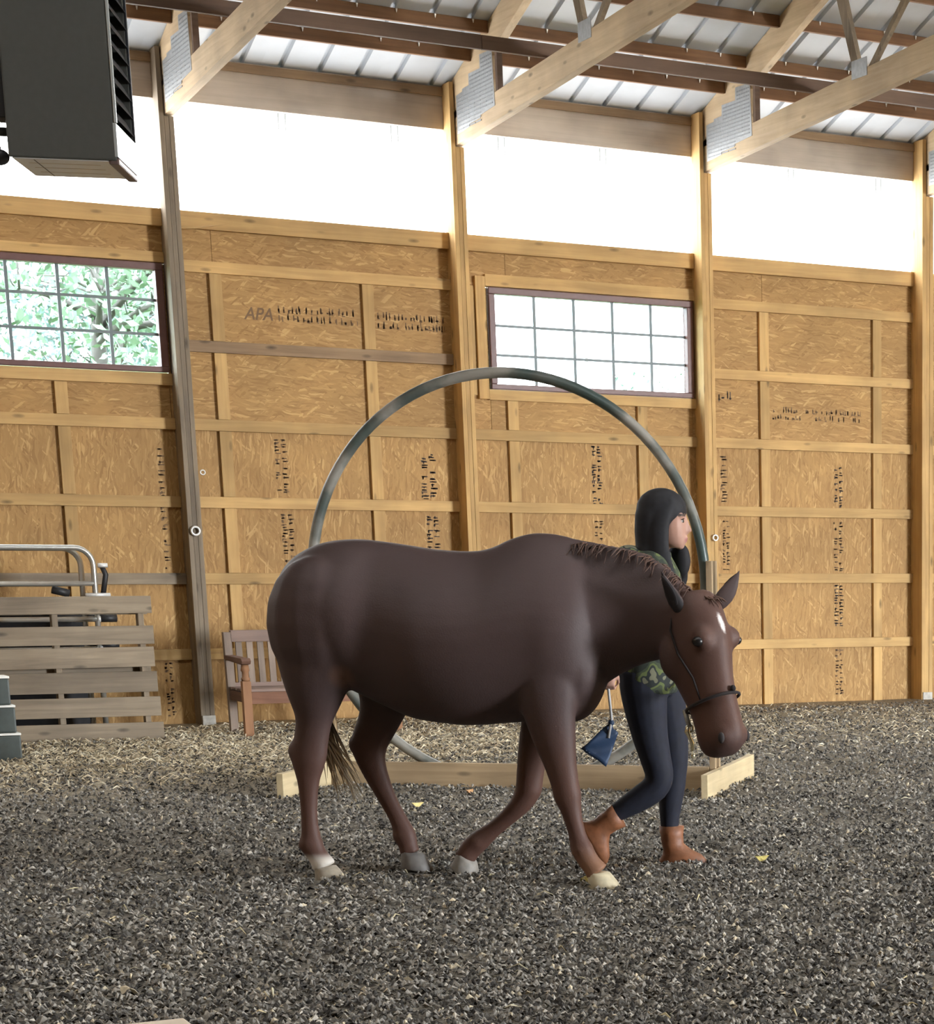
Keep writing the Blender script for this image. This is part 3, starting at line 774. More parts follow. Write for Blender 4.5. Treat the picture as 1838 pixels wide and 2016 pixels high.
# ---- black rubber mat leaning behind the panels
o = MB().prism([(-0.62, 0.0), (-0.60, 0.0), (-0.42, 0.96), (-0.44, 0.96)], 'x', -0.75, 0.75).build('rubber_mat', plain('black_rubber', (0.014, 0.014, 0.016), 0.85, 0, 0.2, 20), None, bevel=0.004, loc=(2.66, 0, 0))
tag(o, 'black rubber mat leaning on the wall behind the corral panels and pallet', 'mat')
# ---- mounting block of three tiers
o = thing('mounting_block', 'dark green three-tier mounting block with white step edges at the left', 'mounting block', (2.2, -2.55, 0))
mb_m = plain('green_plastic', (0.045, 0.058, 0.052), 0.5, 0, 0.15, 18); mb_w = plain('white_edging', (0.78, 0.78, 0.74), 0.5)
for k, (xr, z0, z1) in enumerate(((0.318, -0.01, 0.185), (0.30, 0.186, 0.372), (0.28, 0.373, 0.565))):
    MB().prism([(-0.3-xr+0.3, -0.22+0.016*k), (xr, -0.22+0.016*k), (xr-0.01, 0.2-0.1*k), (-xr+0.01, 0.2-0.1*k)], 'z', z0, z1-0.016).build('tier', mb_m, o, bevel=0.012)
    MB().box(-xr-0.002, xr+0.002, -0.225+0.016*k, 0.205-0.1*k, z1-0.0155, z1).build('step_edge', mb_w, o, bevel=0.004)
# ---- garden bench
o = thing('garden_bench', 'weathered teak garden bench with slatted back standing against the wall', 'bench', (4.95, -1.22, 0))
tk = wood('teak_x', 'x', (0.18, 0.08, 0.046), (0.28, 0.145, 0.09), False); tkg = wood('greyed_teak_x', 'x', (0.19, 0.13, 0.11), (0.28, 0.205, 0.175), False)
tz = wood('teak_z', 'z', (0.24, 0.115, 0.055), (0.35, 0.185, 0.095), False); tzg = wood('greyed_teak_z', 'z', (0.21, 0.16, 0.13), (0.30, 0.24, 0.195), False)
tkd = wood('dark_teak_y', 'y', (0.10, 0.05, 0.035), (0.17, 0.09, 0.06), False)
for sx in (-1, 1):
    x = sx*0.585
    lg = MB().box(x-0.033, x+0.033, -0.285, -0.225, -0.04, 0.42)
    lg.build('leg', tz, o, bevel=0.005)
    MB().tube([(x, -0.255, 0.42), (x, -0.255, 0.44), (x, -0.255, 0.45), (x, -0.255, 0.49), (x, -0.255, 0.50), (x, -0.255, 0.545)], [0.030, 0.036, 0.026, 0.026, 0.034, 0.028], 12).build('arm_post', tz, o, True)
    MB().prism([(-0.30, 0.55), (-0.315, 0.575), (-0.29, 0.595), (0.22, 0.60), (0.22, 0.565), (-0.25, 0.545)], 'x', x-0.036, x+0.036).build('armrest', tkd, o, bevel=0.006)
    MB().prism([(0.165, -0.04), (0.22, -0.04), (0.235, 0.34), (0.27, 0.775), (0.215, 0.775), (0.175, 0.34)], 'x', x-0.03, x+0.03).build('back_post', tzg, o, bevel=0.004)
    board('side_rail', x-0.02, x+0.02, -0.225, 0.17, 0.255, 0.33, tkd, o)
MB().prism([(0.205, 0.70), (0.255, 0.70), (0.262, 0.79), (0.212, 0.79)], 'x', -0.56, 0.56).build('top_rail', tkg, o, bevel=0.006)
MB().prism([(0.185, 0.345), (0.225, 0.345), (0.23, 0.385), (0.19, 0.385)], 'x', -0.555, 0.555).build('back_rail', tkg, o)
for k in range(13):
    x = -0.50 + k*0.0835
    MB().prism([(0.198, 0.38), (0.216, 0.38), (0.244, 0.705), (0.226, 0.705)], 'x', x-0.024, x+0.024).build('back_slat', tzg, o)
for k in range(6):
    y = -0.262 + k*0.074; board('seat_slat', -0.60 if k > 0 else -0.55, 0.60 if k > 0 else 0.55, y, y+0.06, 0.336, 0.356, tkg, o)
board('apron', -0.552, 0.552, -0.275, -0.25, 0.245, 0.335, tk, o)

# ================================================================== HANGING HEATER (upper left, close to the viewer)
o = thing('unit_heater', 'dark grey louvred unit heater hanging from the trusses at the upper left', 'heater', (1.902, -9.918, 2.80), math.radians(-21.1))
hc = plain('heater_casing', (0.052, 0.054, 0.048), 0.55, 0, 0.06, 40); hl = plain('heater_lit_metal', (0.60, 0.66, 0.68), 0.25, 0.6); hk = plain('louvre_dark', (0.035, 0.037, 0.042), 0.4, 0.3)
H = 0.98
MB().box(-0.38, -0.006, 0.0, 0.012, 0.0, H).build('casing_panel', hc, o, bevel=0.006)
MB().box(-0.38, -0.368, 0.0125, 0.42, 0.012, H).build('casing_panel', hc, o, bevel=0.004)
MB().box(-0.3675, -0.006, 0.408, 0.42, 0.012, H).build('casing_panel', hc, o, bevel=0.004)
MB().box(-0.38, -0.006, 0.0125, 0.42, H+0.0005, H+0.012).build('casing_panel', hc, o, bevel=0.004)
MB().box(-0.37, -0.037, 0.0125, 0.408, -0.003, 0.004).build('bottom_panel', plain('pale_sheen_pan', (0.85, 0.90, 0.92), 0.3, 0.3), o, bevel=0.003)  # pale tone paints in the clerestory's reflection
MB().box(-0.30, -0.296, 0.03, 0.40, -0.0036, -0.0031).build('bottom_seam', hk, o)
for y in (0.10, 0.2, 0.3): MB().box(-0.33, -0.08, y, y+0.006, -0.0036, -0.0031).build('bottom_seam', plain('warm_reflective', (0.55, 0.45, 0.35), 0.3, 0.5), o)
MB().box(-0.036, 0.0, 0.0125, 0.42, -0.012, 0.012).build('bottom_rail', plain('brown_rail', (0.14, 0.095, 0.085), 0.4), o, bevel=0.006)
MB().box(-0.012, 0.0, 0.0, 0.42, 0.0125, 0.13).build('discharge_panel', hl, o, bevel=0.002)  # clerestory reflection painted as a paler metal
MB().box(-0.006, 0.004, -0.002, 0.012, 0.1305, H).build('louvre_stile', hl, o, bevel=0.002)
MB().box(-0.006, 0.002, 0.408, 0.422, 0.1305, H).build('louvre_stile', hk, o, bevel=0.002)
for k in range(13):
    z = 0.15 + k*0.063
    MB().prism([(0.0, z), (-0.004, z+0.004), (-0.03, z+0.05), (-0.026, z+0.05)], 'y', 0.0125, 0.4075).build('louvre', hl if k in (9, 11) else hk, o)  # two slats paler, their highlights painted in
for x, y in ((-0.34, 0.05), (-0.04, 0.05), (-0.34, 0.37), (-0.04, 0.37)):
    MB().tube([(x, y, H+0.012), (x, y, 2.47)], 0.006, 6).build('hanger_rod', M['galv'], o, True)
MB().tube([(-0.38, 0.1, 0.10), (-0.44, 0.1, 0.10), (-0.46, 0.1, 0.12), (-0.46, 0.1, 0.6)], 0.016, 8).build('gas_pipe', hc, o, True)
MB().ell((-0.43, 0.10, 0.012), 0.035, 0.03, 0.028).build('valve_knob', dark_m, o, True)
MB().tube([(-0.43, 0.1, 0.035), (-0.44, 0.1, 0.10)], 0.008, 6).build('valve_stem', dark_m, o, True)
MB().box(-0.43, -0.385, 0.04, 0.16, 0.14, 0.8).build('junction_box', plain('black_box', (0.012, 0.012, 0.014), 0.6), o, bevel=0.004)

# ================================================================== HOOP ON ITS WOODEN STAND
o = thing('hoop_obstacle', 'large dark plastic-pipe hoop on a wooden stand behind the horse', 'hoop', (4.88, -6.07, 0), math.radians(-38))
pm, nt, b = new_mat('scuffed_poly_pipe')
tc = N(nt, 'ShaderNodeTexCoord'); nz = N(nt, 'ShaderNodeTexNoise', i_Scale=3.2, i_Detail=4.0); nt.links.new(tc.outputs['Object'], nz.inputs['Vector'])
r = ramp(nt, [(0.36, (0.045, 0.07, 0.064)), (0.48, (0.10, 0.11, 0.098)), (0.60, (0.27, 0.26, 0.23))], nz.outputs[0]); nt.links.new(r.outputs[0], b.inputs['Base Color']); b.inputs['Roughness'].default_value = 0.38
MB().closed_tube([(-0.10+1.208*math.cos(2*PI*i/96), 0, 1.226+1.208*math.sin(2*PI*i/96)) for i in range(96)], 0.032, 12, (0, 1, 0)).build('hoop', pm, o, True)
hw_x = wood('stand_lumber_x', 'x', (0.30, 0.22, 0.13), (0.42, 0.32, 0.20)); hw_y = wood('stand_lumber_y', 'y', (0.50, 0.41, 0.25), (0.66, 0.56, 0.36)); hw_z = wood('stand_lumber_z', 'z', (0.34, 0.25, 0.15), (0.46, 0.35, 0.22))
board('base_rail', -1.235, 1.125, -0.078, -0.040, -0.01, 0.148, hw_x, o)
board('foot', 1.166, 1.206, -0.49, 0.90, -0.03, 0.14, hw_y, o)
board('foot', -1.276, -1.236, -0.80, 0.45, -0.03, 0.14, hw_y, o)
for s, z1, ln_ in ((1, 1.36, 0.0), (-1, 1.3, 0.07)):
    for dy in (-0.038-0.038, 0.036):
        xx = 1.128 if s > 0 else -1.322+ln_
        MB().prism([(xx, -0.03), (xx+0.036, -0.03), (xx+0.036-ln_*1.0, z1), (xx-ln_*1.0, z1)], 'y', dy, dy+0.038).build('upright', hw_z, o, bevel=0.003)
# ================================================================== BODIES: overlapping lofts fused into one skin
def se_ring(c, u, v, ru, rv, n=20, p=2.0, pinch=0.0):
    """superellipse ring; pinch narrows the +v half"""
    c, u, v = Vector(c), Vector(u), Vector(v); out = []
    for i in range(n):
        t = 2*PI*i/n; ct, st = math.cos(t), math.sin(t)
        x = math.copysign(abs(ct)**(2/p), ct)*ru; y = math.copysign(abs(st)**(2/p), st)*rv
        if pinch and y > 0: x *= 1 - pinch*(y/rv)**1.5
        out.append(c + u*x + v*y)
    return out
def refine(L, k=4):
    """Catmull-Rom: k times as many stations"""
    A = np.array(L, float); n = len(A); out = []
    for i in range(n-1):
        p0, p1, p2, p3 = A[max(i-1, 0)], A[i], A[i+1], A[min(i+2, n-1)]
        for j in range(k):
            t = j/k; out.append(tuple(0.5*((2*p1) + (-p0+p2)*t + (2*p0-5*p1+4*p2-p3)*t*t + (-p0+3*p1-3*p2+p3)*t**3)))
    out.append(tuple(A[-1])); return out
def limb(mb, pts, n=18):
    pts = refine(pts, 3)
    """pts: (x, y, z, r_fore_aft, r_lateral); rings perpendicular to the limb's run"""
    P = [Vector(p[:3]) for p in pts]; rings = []
    for i, p in enumerate(pts):
        t = (P[min(i+1, len(P)-1)] - P[max(i-1, 0)]).normalized()
        lat = Vector((0, 1, 0)); lat = (lat - t*lat.dot(t)).normalized(); fa = lat.cross(t)
        rings.append(se_ring(P[i], fa, lat, p[3], p[4], n))
    mb.loft(rings)
def fuse(mb, name, mat, parent, voxel, smooth_it=8, fac=0.5):
    me = mb.mesh(name + '_raw'); t = bpy.data.objects.new(name + '_tmp', me); COL.objects.link(t)
    m = t.modifiers.new('r', 'REMESH'); m.mode = 'VOXEL'; m.voxel_size = voxel; m.use_smooth_shade = True
    s = t.modifiers.new('s', 'SMOOTH'); s.factor = fac; s.iterations = smooth_it
    dg = bpy.context.evaluated_depsgraph_get(); dg.update()
    out = bpy.data.meshes.new_from_object(t.evaluated_get(dg)); out.name = name
    bpy.data.objects.remove(t); bpy.data.meshes.remove(me)
    out.materials.clear(); out.polygons.foreach_set('use_smooth', [True]*len(out.polygons))
    return link(name, out, mat, parent)
def paint(o, fn):
    me = o.data; n = len(me.vertices); co = np.empty(n*3); me.vertices.foreach_get('co', co); co = co.reshape(-1, 3)
    C = np.ones((n, 4)); C[:, :3] = fn(co)
    at = me.color_attributes.new('Col', 'FLOAT_COLOR', 'POINT'); at.data.foreach_set('color', C.ravel())
def sst(x, a, b):
    t = np.clip((x-a)/(b-a), 0, 1); return (t*t*(3-2*t))[:, None]

# ------------------------------------------------------------------ HORSE (local: x forward, y left = away from the viewer, z up)
horse = thing('horse', 'chestnut horse with a white star and one white sock walking across the arena', 'horse', (3.25, -9.5576, 0), math.radians(-38))
hb = MB()
trunk = [(-0.80, 1.25, 1.08, 0.09), (-0.76, 1.335, 0.98, 0.17), (-0.69, 1.398, 0.90, 0.235), (-0.58, 1.443, 0.86, 0.275), (-0.445, 1.457, 0.80, 0.29), (-0.33, 1.448, 0.745, 0.268), (-0.22, 1.434, 0.70, 0.288), (-0.11, 1.418, 0.682, 0.31), (0.0, 1.410, 0.672, 0.312), (0.09, 1.411, 0.674, 0.305), (0.16, 1.427, 0.68, 0.295), (0.225, 1.456, 0.685, 0.285), (0.29, 1.477, 0.69, 0.275), (0.36, 1.487, 0.69, 0.265), (0.45, 1.479, 0.685, 0.255), (0.53, 1.455, 0.705, 0.225), (0.585, 1.41, 0.76, 0.18), (0.62, 1.34, 0.83, 0.12)]
hb.loft([se_ring((x, 0, (t+b)/2), (0, 1, 0), (0, 0, 1), w, (t-b)/2, 48, 2.25, float(np.interp(x, (-0.8, -0.3, 0.0, 0.25, 0.6), (0.26, 0.30, 0.36, 0.5, 0.52)))) for x, t, b, w in refine(trunk)])
neck = [(0.40, 0.0, 1.47, 0.84, 0.19), (0.52, 0.0, 1.462, 0.80, 0.175), (0.60, 0.0, 1.450, 0.835, 0.15), (0.68, -0.005, 1.435, 0.885, 0.125), (0.76, -0.012, 1.424, 0.925, 0.108), (0.83, -0.022, 1.400, 0.950, 0.100), (0.90, -0.035, 1.362, 0.965, 0.095), (0.96, -0.05, 1.315, 0.985, 0.09), (1.01, -0.065, 1.265, 1.03, 0.08)]
hb.loft([se_ring((x, y, (t+b)/2), (0, 1, 0), (0, 0, 1), w, (t-b)/2, 40, 2.1, 0.55) for x, y, t, b, w in refine(neck)])
# head frame: h runs from poll to muzzle, f is the way the forehead faces, q its left
yaw = math.radians(-33); tl = math.radians(15)
hv = Vector((math.sin(tl)*math.cos(yaw), math.sin(tl)*math.sin(yaw), -math.cos(tl)))
fv = Vector((math.cos(tl)*math.cos(yaw), math.cos(tl)*math.sin(yaw), math.sin(tl)))
qv = fv.cross(hv)
P0 = Vector((1.06, -0.075, 1.215)); HS = 1.075
def HP(t, f=0.0, q=0.0): return P0 + (hv*t + fv*f + qv*q)*HS
prof = [(-0.035, 0.035, -0.06, 0.065), (0.0, 0.068, -0.11, 0.094), (0.06, 0.092, -0.15, 0.106), (0.12, 0.100, -0.178, 0.112), (0.18, 0.100, -0.192, 0.114), (0.24, 0.092, -0.195, 0.108), (0.30, 0.082, -0.182, 0.096), (0.36, 0.078, -0.160, 0.088), (0.42, 0.077, -0.140, 0.083), (0.48, 0.080, -0.130, 0.083), (0.53, 0.080, -0.128, 0.085), (0.57, 0.068, -0.122, 0.079), (0.60, 0.042, -0.103, 0.063), (0.616, 0.008, -0.07, 0.040)]
hb.loft([se_ring(HP(t, (a+b)/2), qv, fv, w*HS, (a-b)/2*HS, 36, 2.35, 0.30) for t, a, b, w in refine(prof)])
for s in (-1, 1):                                  # brow, cheek and nostril swellings
    hb.ell(HP(0.165, 0.055, s*0.076), 0.045, 0.036, 0.05)
    hb.ell(HP(0.20, -0.10, s*0.075), 0.085, 0.048, 0.11)
    hb.ell(HP(0.545, 0.035, s*0.045), 0.034, 0.026, 0.045)
hb.ell(HP(0.565, -0.075, 0), 0.05, 0.055, 0.045)      # chin
# muscle masses
for s in (-1, 1):
    hb.ell((-0.57, s*0.14, 1.10), 0.235, 0.155, 0.29); hb.ell((0.41, s*0.125, 1.03), 0.17, 0.105, 0.28); hb.ell((0.50, s*0.10, 0.93), 0.13, 0.10, 0.17)
def sturdy(pts, k=1.15):
    return [(x, y, z, a*(k if z < 0.66 else 1.04)*(0.93 if 0.2 < z < 0.35 else 1), b*(k if z < 0.66 else 1.04)) for x, y, z, a, b in pts]
# near hind, planted and trailing
limb(hb, sturdy([(-0.53, -0.15, 1.10, 0.235, 0.11), (-0.575, -0.155, 0.97, 0.195, 0.105), (-0.598, -0.155, 0.86, 0.145, 0.095), (-0.61, -0.15, 0.765, 0.105, 0.08), (-0.622, -0.145, 0.69, 0.076, 0.062), (-0.64, -0.14, 0.61, 0.066, 0.05), (-0.655, -0.14, 0.545, 0.070, 0.047), (-0.66, -0.14, 0.49, 0.060, 0.042), (-0.664, -0.14, 0.43, 0.044, 0.034), (-0.668, -0.14, 0.32, 0.036, 0.029), (-0.668, -0.14, 0.215, 0.038, 0.031), (-0.664, -0.14, 0.155, 0.045, 0.036), (-0.645, -0.14, 0.11, 0.040, 0.034), (-0.622, -0.14, 0.075, 0.044, 0.042), (-0.612, -0.14, 0.055, 0.050, 0.048)]))
hb.ell((-0.712, -0.14, 0.560), 0.036, 0.036, 0.05)
hb.ell((-0.650, -0.14, 0.525), 0.070, 0.056, 0.055); hb.ell((-0.672, -0.14, 0.155), 0.056, 0.047, 0.044)
# far hind, swinging forward
limb(hb, sturdy([(-0.48, 0.15, 1.06, 0.22, 0.11), (-0.42, 0.15, 0.90, 0.175, 0.105), (-0.405, 0.15, 0.80, 0.125, 0.09), (-0.435, 0.145, 0.69, 0.092, 0.07), (-0.478, 0.14, 0.60, 0.074, 0.052), (-0.492, 0.14, 0.545, 0.068, 0.046), (-0.480, 0.14, 0.48, 0.055, 0.04), (-0.452, 0.14, 0.405, 0.045, 0.034), (-0.412, 0.14, 0.315, 0.039, 0.03), (-0.372, 0.14, 0.235, 0.039, 0.031), (-0.345, 0.14, 0.165, 0.045, 0.036), (-0.335, 0.14, 0.12, 0.038, 0.033), (-0.325, 0.14, 0.085, 0.044, 0.042)]))
hb.ell((-0.548, 0.14, 0.568), 0.038, 0.036, 0.045)
hb.ell((-0.485, 0.14, 0.53), 0.070, 0.055, 0.055); hb.ell((-0.350, 0.14, 0.165), 0.056, 0.047, 0.046)
# near fore, reaching forward
limb(hb, sturdy([(0.40, -0.15, 0.98, 0.14, 0.085), (0.412, -0.155, 0.84, 0.128, 0.085), (0.425, -0.155, 0.73, 0.108, 0.078), (0.442, -0.155, 0.63, 0.082, 0.062), (0.462, -0.155, 0.53, 0.064, 0.05), (0.480, -0.155, 0.44, 0.054, 0.046), (0.490, -0.155, 0.385, 0.054, 0.046), (0.503, -0.155, 0.325, 0.043, 0.037), (0.525, -0.155, 0.23, 0.037, 0.03), (0.543, -0.155, 0.165, 0.042, 0.036), (0.566, -0.155, 0.12, 0.042, 0.036), (0.592, -0.155, 0.085, 0.041, 0.037), (0.612, -0.155, 0.058, 0.050, 0.048)]))
# far fore, knee bent, hoof folded back
limb(hb, sturdy([(0.37, 0.14, 0.98, 0.135, 0.085), (0.335, 0.145, 0.82, 0.112, 0.08), (0.295, 0.145, 0.69, 0.085, 0.065), (0.262, 0.145, 0.57, 0.064, 0.05), (0.238, 0.145, 0.46, 0.054, 0.045), (0.228, 0.145, 0.385, 0.052, 0.045), (0.195, 0.145, 0.325, 0.047, 0.04), (0.140, 0.145, 0.268, 0.039, 0.034), (0.065, 0.145, 0.205, 0.036, 0.030), (-0.005, 0.145, 0.150, 0.042, 0.035), (-0.045, 0.145, 0.115, 0.043, 0.036), (-0.068, 0.145, 0.085, 0.041, 0.038), (-0.078, 0.145, 0.065, 0.046, 0.044)]))
hb.ell((0.487, -0.155, 0.408), 0.062, 0.056, 0.062); hb.ell((0.545, -0.155, 0.160), 0.054, 0.047, 0.046)
hb.ell((0.230, 0.145, 0.388), 0.060, 0.056, 0.062); hb.ell((-0.015, 0.145, 0.142), 0.052, 0.047, 0.050)
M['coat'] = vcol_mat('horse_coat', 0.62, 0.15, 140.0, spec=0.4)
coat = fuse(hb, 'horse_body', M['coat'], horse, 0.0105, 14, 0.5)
COAT = np.array((0.060, 0.037, 0.035)); COAT_LIT = np.array((0.095, 0.043, 0.029)); PALE = np.array((0.14, 0.072, 0.048))  # glare veil painted into the cool trunk, lit warmth into legs and head
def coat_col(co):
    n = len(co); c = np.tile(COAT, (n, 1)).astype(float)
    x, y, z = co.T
    c = c + (COAT_LIT-c)*(1-sst(z, 0.40, 0.85))*0.8
    c = c + (COAT_LIT-c)*sst(x, 0.85, 1.1)*0.75
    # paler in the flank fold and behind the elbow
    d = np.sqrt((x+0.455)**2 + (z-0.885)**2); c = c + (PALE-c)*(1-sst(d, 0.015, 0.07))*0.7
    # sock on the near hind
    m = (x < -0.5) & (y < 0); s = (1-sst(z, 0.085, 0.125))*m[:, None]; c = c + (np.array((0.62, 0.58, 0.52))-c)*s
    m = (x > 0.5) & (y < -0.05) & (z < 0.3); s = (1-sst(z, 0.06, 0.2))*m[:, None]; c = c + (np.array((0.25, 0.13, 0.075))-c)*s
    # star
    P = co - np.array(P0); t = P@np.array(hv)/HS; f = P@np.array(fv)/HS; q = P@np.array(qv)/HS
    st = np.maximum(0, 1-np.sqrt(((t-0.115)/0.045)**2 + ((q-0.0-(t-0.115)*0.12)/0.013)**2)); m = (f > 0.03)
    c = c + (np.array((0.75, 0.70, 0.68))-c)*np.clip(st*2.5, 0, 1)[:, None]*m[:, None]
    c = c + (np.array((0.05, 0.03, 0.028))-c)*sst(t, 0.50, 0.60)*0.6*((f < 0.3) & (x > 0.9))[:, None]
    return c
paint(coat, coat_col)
# ears
ear_m = vcol_mat('ear_coat', 0.7)
def ear(base, tip, side, w, inner):
    base, tip, side = Vector(base), Vector(tip), Vector(side).normalized(); ax = (tip-base); L = ax.length; ax.normalize()
    side = (side - ax*side.dot(ax)).normalized(); dep = ax.cross(side); rings = []
    for t, k in ((-0.2, 0.7), (0.0, 0.92), (0.2, 1.0), (0.4, 0.9), (0.6, 0.66), (0.8, 0.36), (0.93, 0.14), (1.0, 0.03)):
        c = base + ax*L*t + side*0.006*math.sin(t*PI)
        rings.append([c + side*(w*k*math.cos(a)) + dep*(w*k*(0.55*math.sin(a) - (0.42*math.exp(-((a-PI*1.5)/0.9)**2) if False else 0.0)) - w*0.25*k*(math.cos(a)**2)*0.6) for a in [2*PI*i/14 for i in range(14)]])
    mb = MB(); mb.loft(rings); e = mb.build('ear', ear_m, horse, True)
    paint(e, lambda co: np.where(((co-np.array(base))@np.array(dep) > w*0.05)[:, None], np.array(inner), COAT))
    # the dark hollow
    hol = MB(); hr = []
    for t, k in ((0.12, 0.35), (0.3, 0.66), (0.5, 0.62), (0.7, 0.42), (0.88, 0.12)):
        c = base + ax*L*t + dep*w*(0.42*1.0)
        hr.append([c + side*(w*k*math.cos(a)) + dep*(w*0.10*math.sin(a)) for a in [2*PI*i/10 for i in range(10)]])
    hol.loft(hr).build('ear_hollow', plain('ear_inside', (0.015, 0.012, 0.014), 0.9), horse, True)
ear((0.995, -0.150, 1.178), (0.925, -0.170, 1.335), (-0.8, 0.25, -0.2), 0.034, (0.010, 0.008, 0.010))
ear((1.135, 0.005, 1.205), (1.215, 0.03, 1.335), (0.75, 0.3, -0.3), 0.036, (0.03, 0.02, 0.02))
# eyes and nostrils
eye_m = plain('horse_eye', (0.008, 0.006, 0.006), 0.35)
for s in (-1, 1):
    MB().ell(HP(0.175, 0.054, s*0.106), 0.024, 0.018, 0.021).build('eye', eye_m, horse, True)
    MB().ell(HP(0.552, 0.040, s*0.070), 0.014, 0.009, 0.024).build('nostril', plain('nostril_dark', (0.02, 0.015, 0.015), 0.7), horse, True)
# hooves
def hoof(c, fwd_pitch, label, colr):
    c = Vector(c); rot = Matrix.Rotation(fwd_pitch, 4, 'Y'); rings = []
    for z, r, dx in ((0.0, 0.070, 0.014), (0.006, 0.072, 0.014), (0.035, 0.063, 0.005), (0.062, 0.054, -0.006), (0.074, 0.048, -0.010)):
        rings.append([c + rot @ Vector((dx + r*1.08*math.cos(a)*(1.0 if math.cos(a) > 0 else 0.85), r*0.92*math.sin(a), z)) for a in [2*PI*i/18 for i in range(18)]])
    o = MB().loft(rings).build('hoof', plain(label, colr, 0.6, 0, 0.15, 40), horse, True); return o
hoof((-0.602, -0.14, -0.012), 0.0, 'hoof_grey_tan', (0.30, 0.26, 0.20))
hoof((0.622, -0.155, -0.012), 0.0, 'hoof_pale', (0.50, 0.44, 0.30))
hoof((-0.318, 0.14, 0.018), 0.12, 'hoof_dark', (0.13, 0.12, 0.11))
hoof((-0.098, 0.145, 0.008), 0.55, 'hoof_grey', (0.25, 0.235, 0.21))
# mane: short locks lying over the crest
def lock(mb, a, b, c, w):
    a, b, c = Vector(a), Vector(b), Vector(c); pts = [a, a.lerp(b, 0.55), b, b.lerp(c, 0.6), c]
    mb.tube(pts, [w*0.8, w, w*0.85, w*0.5, w*0.08], 6)
mane = MB(); rm = random.Random(4)
crest = [(0.50, 0, 1.465), (0.60, 0.0, 1.452), (0.68, -0.005, 1.437), (0.76, -0.012, 1.426), (0.83, -0.022, 1.402), (0.90, -0.035, 1.364), (0.96, -0.05, 1.318), (1.01, -0.062, 1.272)]
for i in range(300):
    u = i/299*(len(crest)-1.001); k = int(u); a = Vector(crest[k]).lerp(Vector(crest[k+1]), u-k)
    s = 1 if rm.random() < 0.80 else -1
    L = rm.uniform(0.07, 0.16)*(0.35 if s < 0 else 1.0); a = a + Vector((rm.uniform(-0.01, 0.01), 0, -0.010))
    b = a + Vector((rm.uniform(-0.02, 0.01), s*0.055, -0.012+rm.uniform(-0.01, 0.012))); c = b + Vector((rm.uniform(-0.03, 0.02), s*0.045, -L))
    lock(mane, a, b, c, rm.uniform(0.002, 0.0042))
hair_m = plain('mane_hair', (0.085, 0.043, 0.029), 0.6, 0, 0.35, 70, 0.4)
mane.build('mane', hair_m, horse, True)
fl_ = MB()
for i in range(10):
    q = rm.uniform(-0.03, 0.04); lock(fl_, HP(-0.035, 0.0, q), HP(0.02, 0.088, q*1.3), HP(0.02+rm.uniform(0.0, 0.04), 0.104, q*1.6+rm.uniform(-0.015, 0.015)), 0.005)
fl_.build('forelock', hair_m, horse, True)
# tail: dock close against the buttock, flaxen end swinging through between the hind legs
tail = MB()
limb(tail, [(-0.67, 0.0, 1.32, 0.04, 0.045), (-0.755, 0.0, 1.265, 0.036, 0.045), (-0.785, 0.01, 1.16, 0.036, 0.05), (-0.785, 0.03, 1.04, 0.04, 0.055), (-0.75, 0.06, 0.90, 0.045, 0.055), (-0.70, 0.09, 0.75, 0.05, 0.055)], 10)
for i in range(60):
    y0 = rm.uniform(0.04, 0.12); x0 = -0.70 + rm.uniform(-0.035, 0.035)
    e = (-0.60 + rm.uniform(-0.07, 0.10), rm.uniform(0.05, 0.14), 0.36 + rm.uniform(-0.05, 0.12))
    lock(tail, (x0-0.03, y0, 0.86), (x0+0.02, y0, 0.66), e, rm.uniform(0.005, 0.009))
tl_m = vcol_mat('tail_hair', 0.6); to = tail.build('tail', tl_m, horse, True)
paint(to, lambda co: COAT*0.75 + (np.array((0.46, 0.36, 0.24)) - COAT*0.75)*(1-sst(co[:, 2], 0.50, 0.70)))
# halter
ht = MB(); hal_m = plain('halter_webbing', (0.022, 0.017, 0.017), 0.95)
def band(t, k):
    a = np.interp(t, [p[0] for p in prof], [p[1] for p in prof]); b = np.interp(t, [p[0] for p in prof], [p[2] for p in prof]); w = np.interp(t, [p[0] for p in prof], [p[3] for p in prof])
    return [HP(t + k*(0.5-0.5*math.sin(an))*1.0, (a+b)/2 + (a-b)/2*1.07*math.sin(an), w*1.09*math.cos(an)) for an in [2*PI*i/24 for i in range(24)]]
nb = band(0.385, 0.03); ht.closed_tube(nb, 0.007, 6, tuple(hv)); ht.build('halter_noseband', hal_m, horse, True)
for s in (-1, 1):
    MB().tube([HP(0.40, -0.02, s*0.078), HP(0.30, -0.02, s*0.098), HP(0.20, -0.05, s*0.122), HP(0.10, -0.07, s*0.117), HP(0.02, -0.06, s*0.09)], 0.0045, 6).build('halter_cheek_strap', hal_m, horse, True)
MB().ell(HP(0.37, 0.088, 0.0), 0.012, 0.012, 0.014).build('halter_knot', hal_m, horse, True)
# ================================================================== PERSON on the far side of the horse (local: x forward, y left = away, z up)
person = thing('person', 'dark-haired person in a camouflage jacket, navy leggings and brown boots walking behind the horse', 'person', (4.10, -9.568, -0.028), math.radians(-30))
K = 1.02
def S(p): return tuple(K*c for c in p)
def SL(pts): return [S(p) for p in pts]
def torso_rings(g):
    T = [(0.02, 0.80, 0.105, 0.150), (0.015, 0.87, 0.125, 0.168), (0.02, 0.94, 0.118, 0.160), (0.03, 1.04, 0.098, 0.135), (0.04, 1.14, 0.102, 0.142), (0.05, 1.24, 0.112, 0.160), (0.045, 1.32, 0.104, 0.168), (0.035, 1.375, 0.085, 0.15), (0.04, 1.415, 0.06, 0.085)]
    return [se_ring(S((x, 0, z)), (1, 0, 0), (0, 1, 0), (a+g)*K, (b+g)*K, 22, 2.3) for x, z, a, b in T]
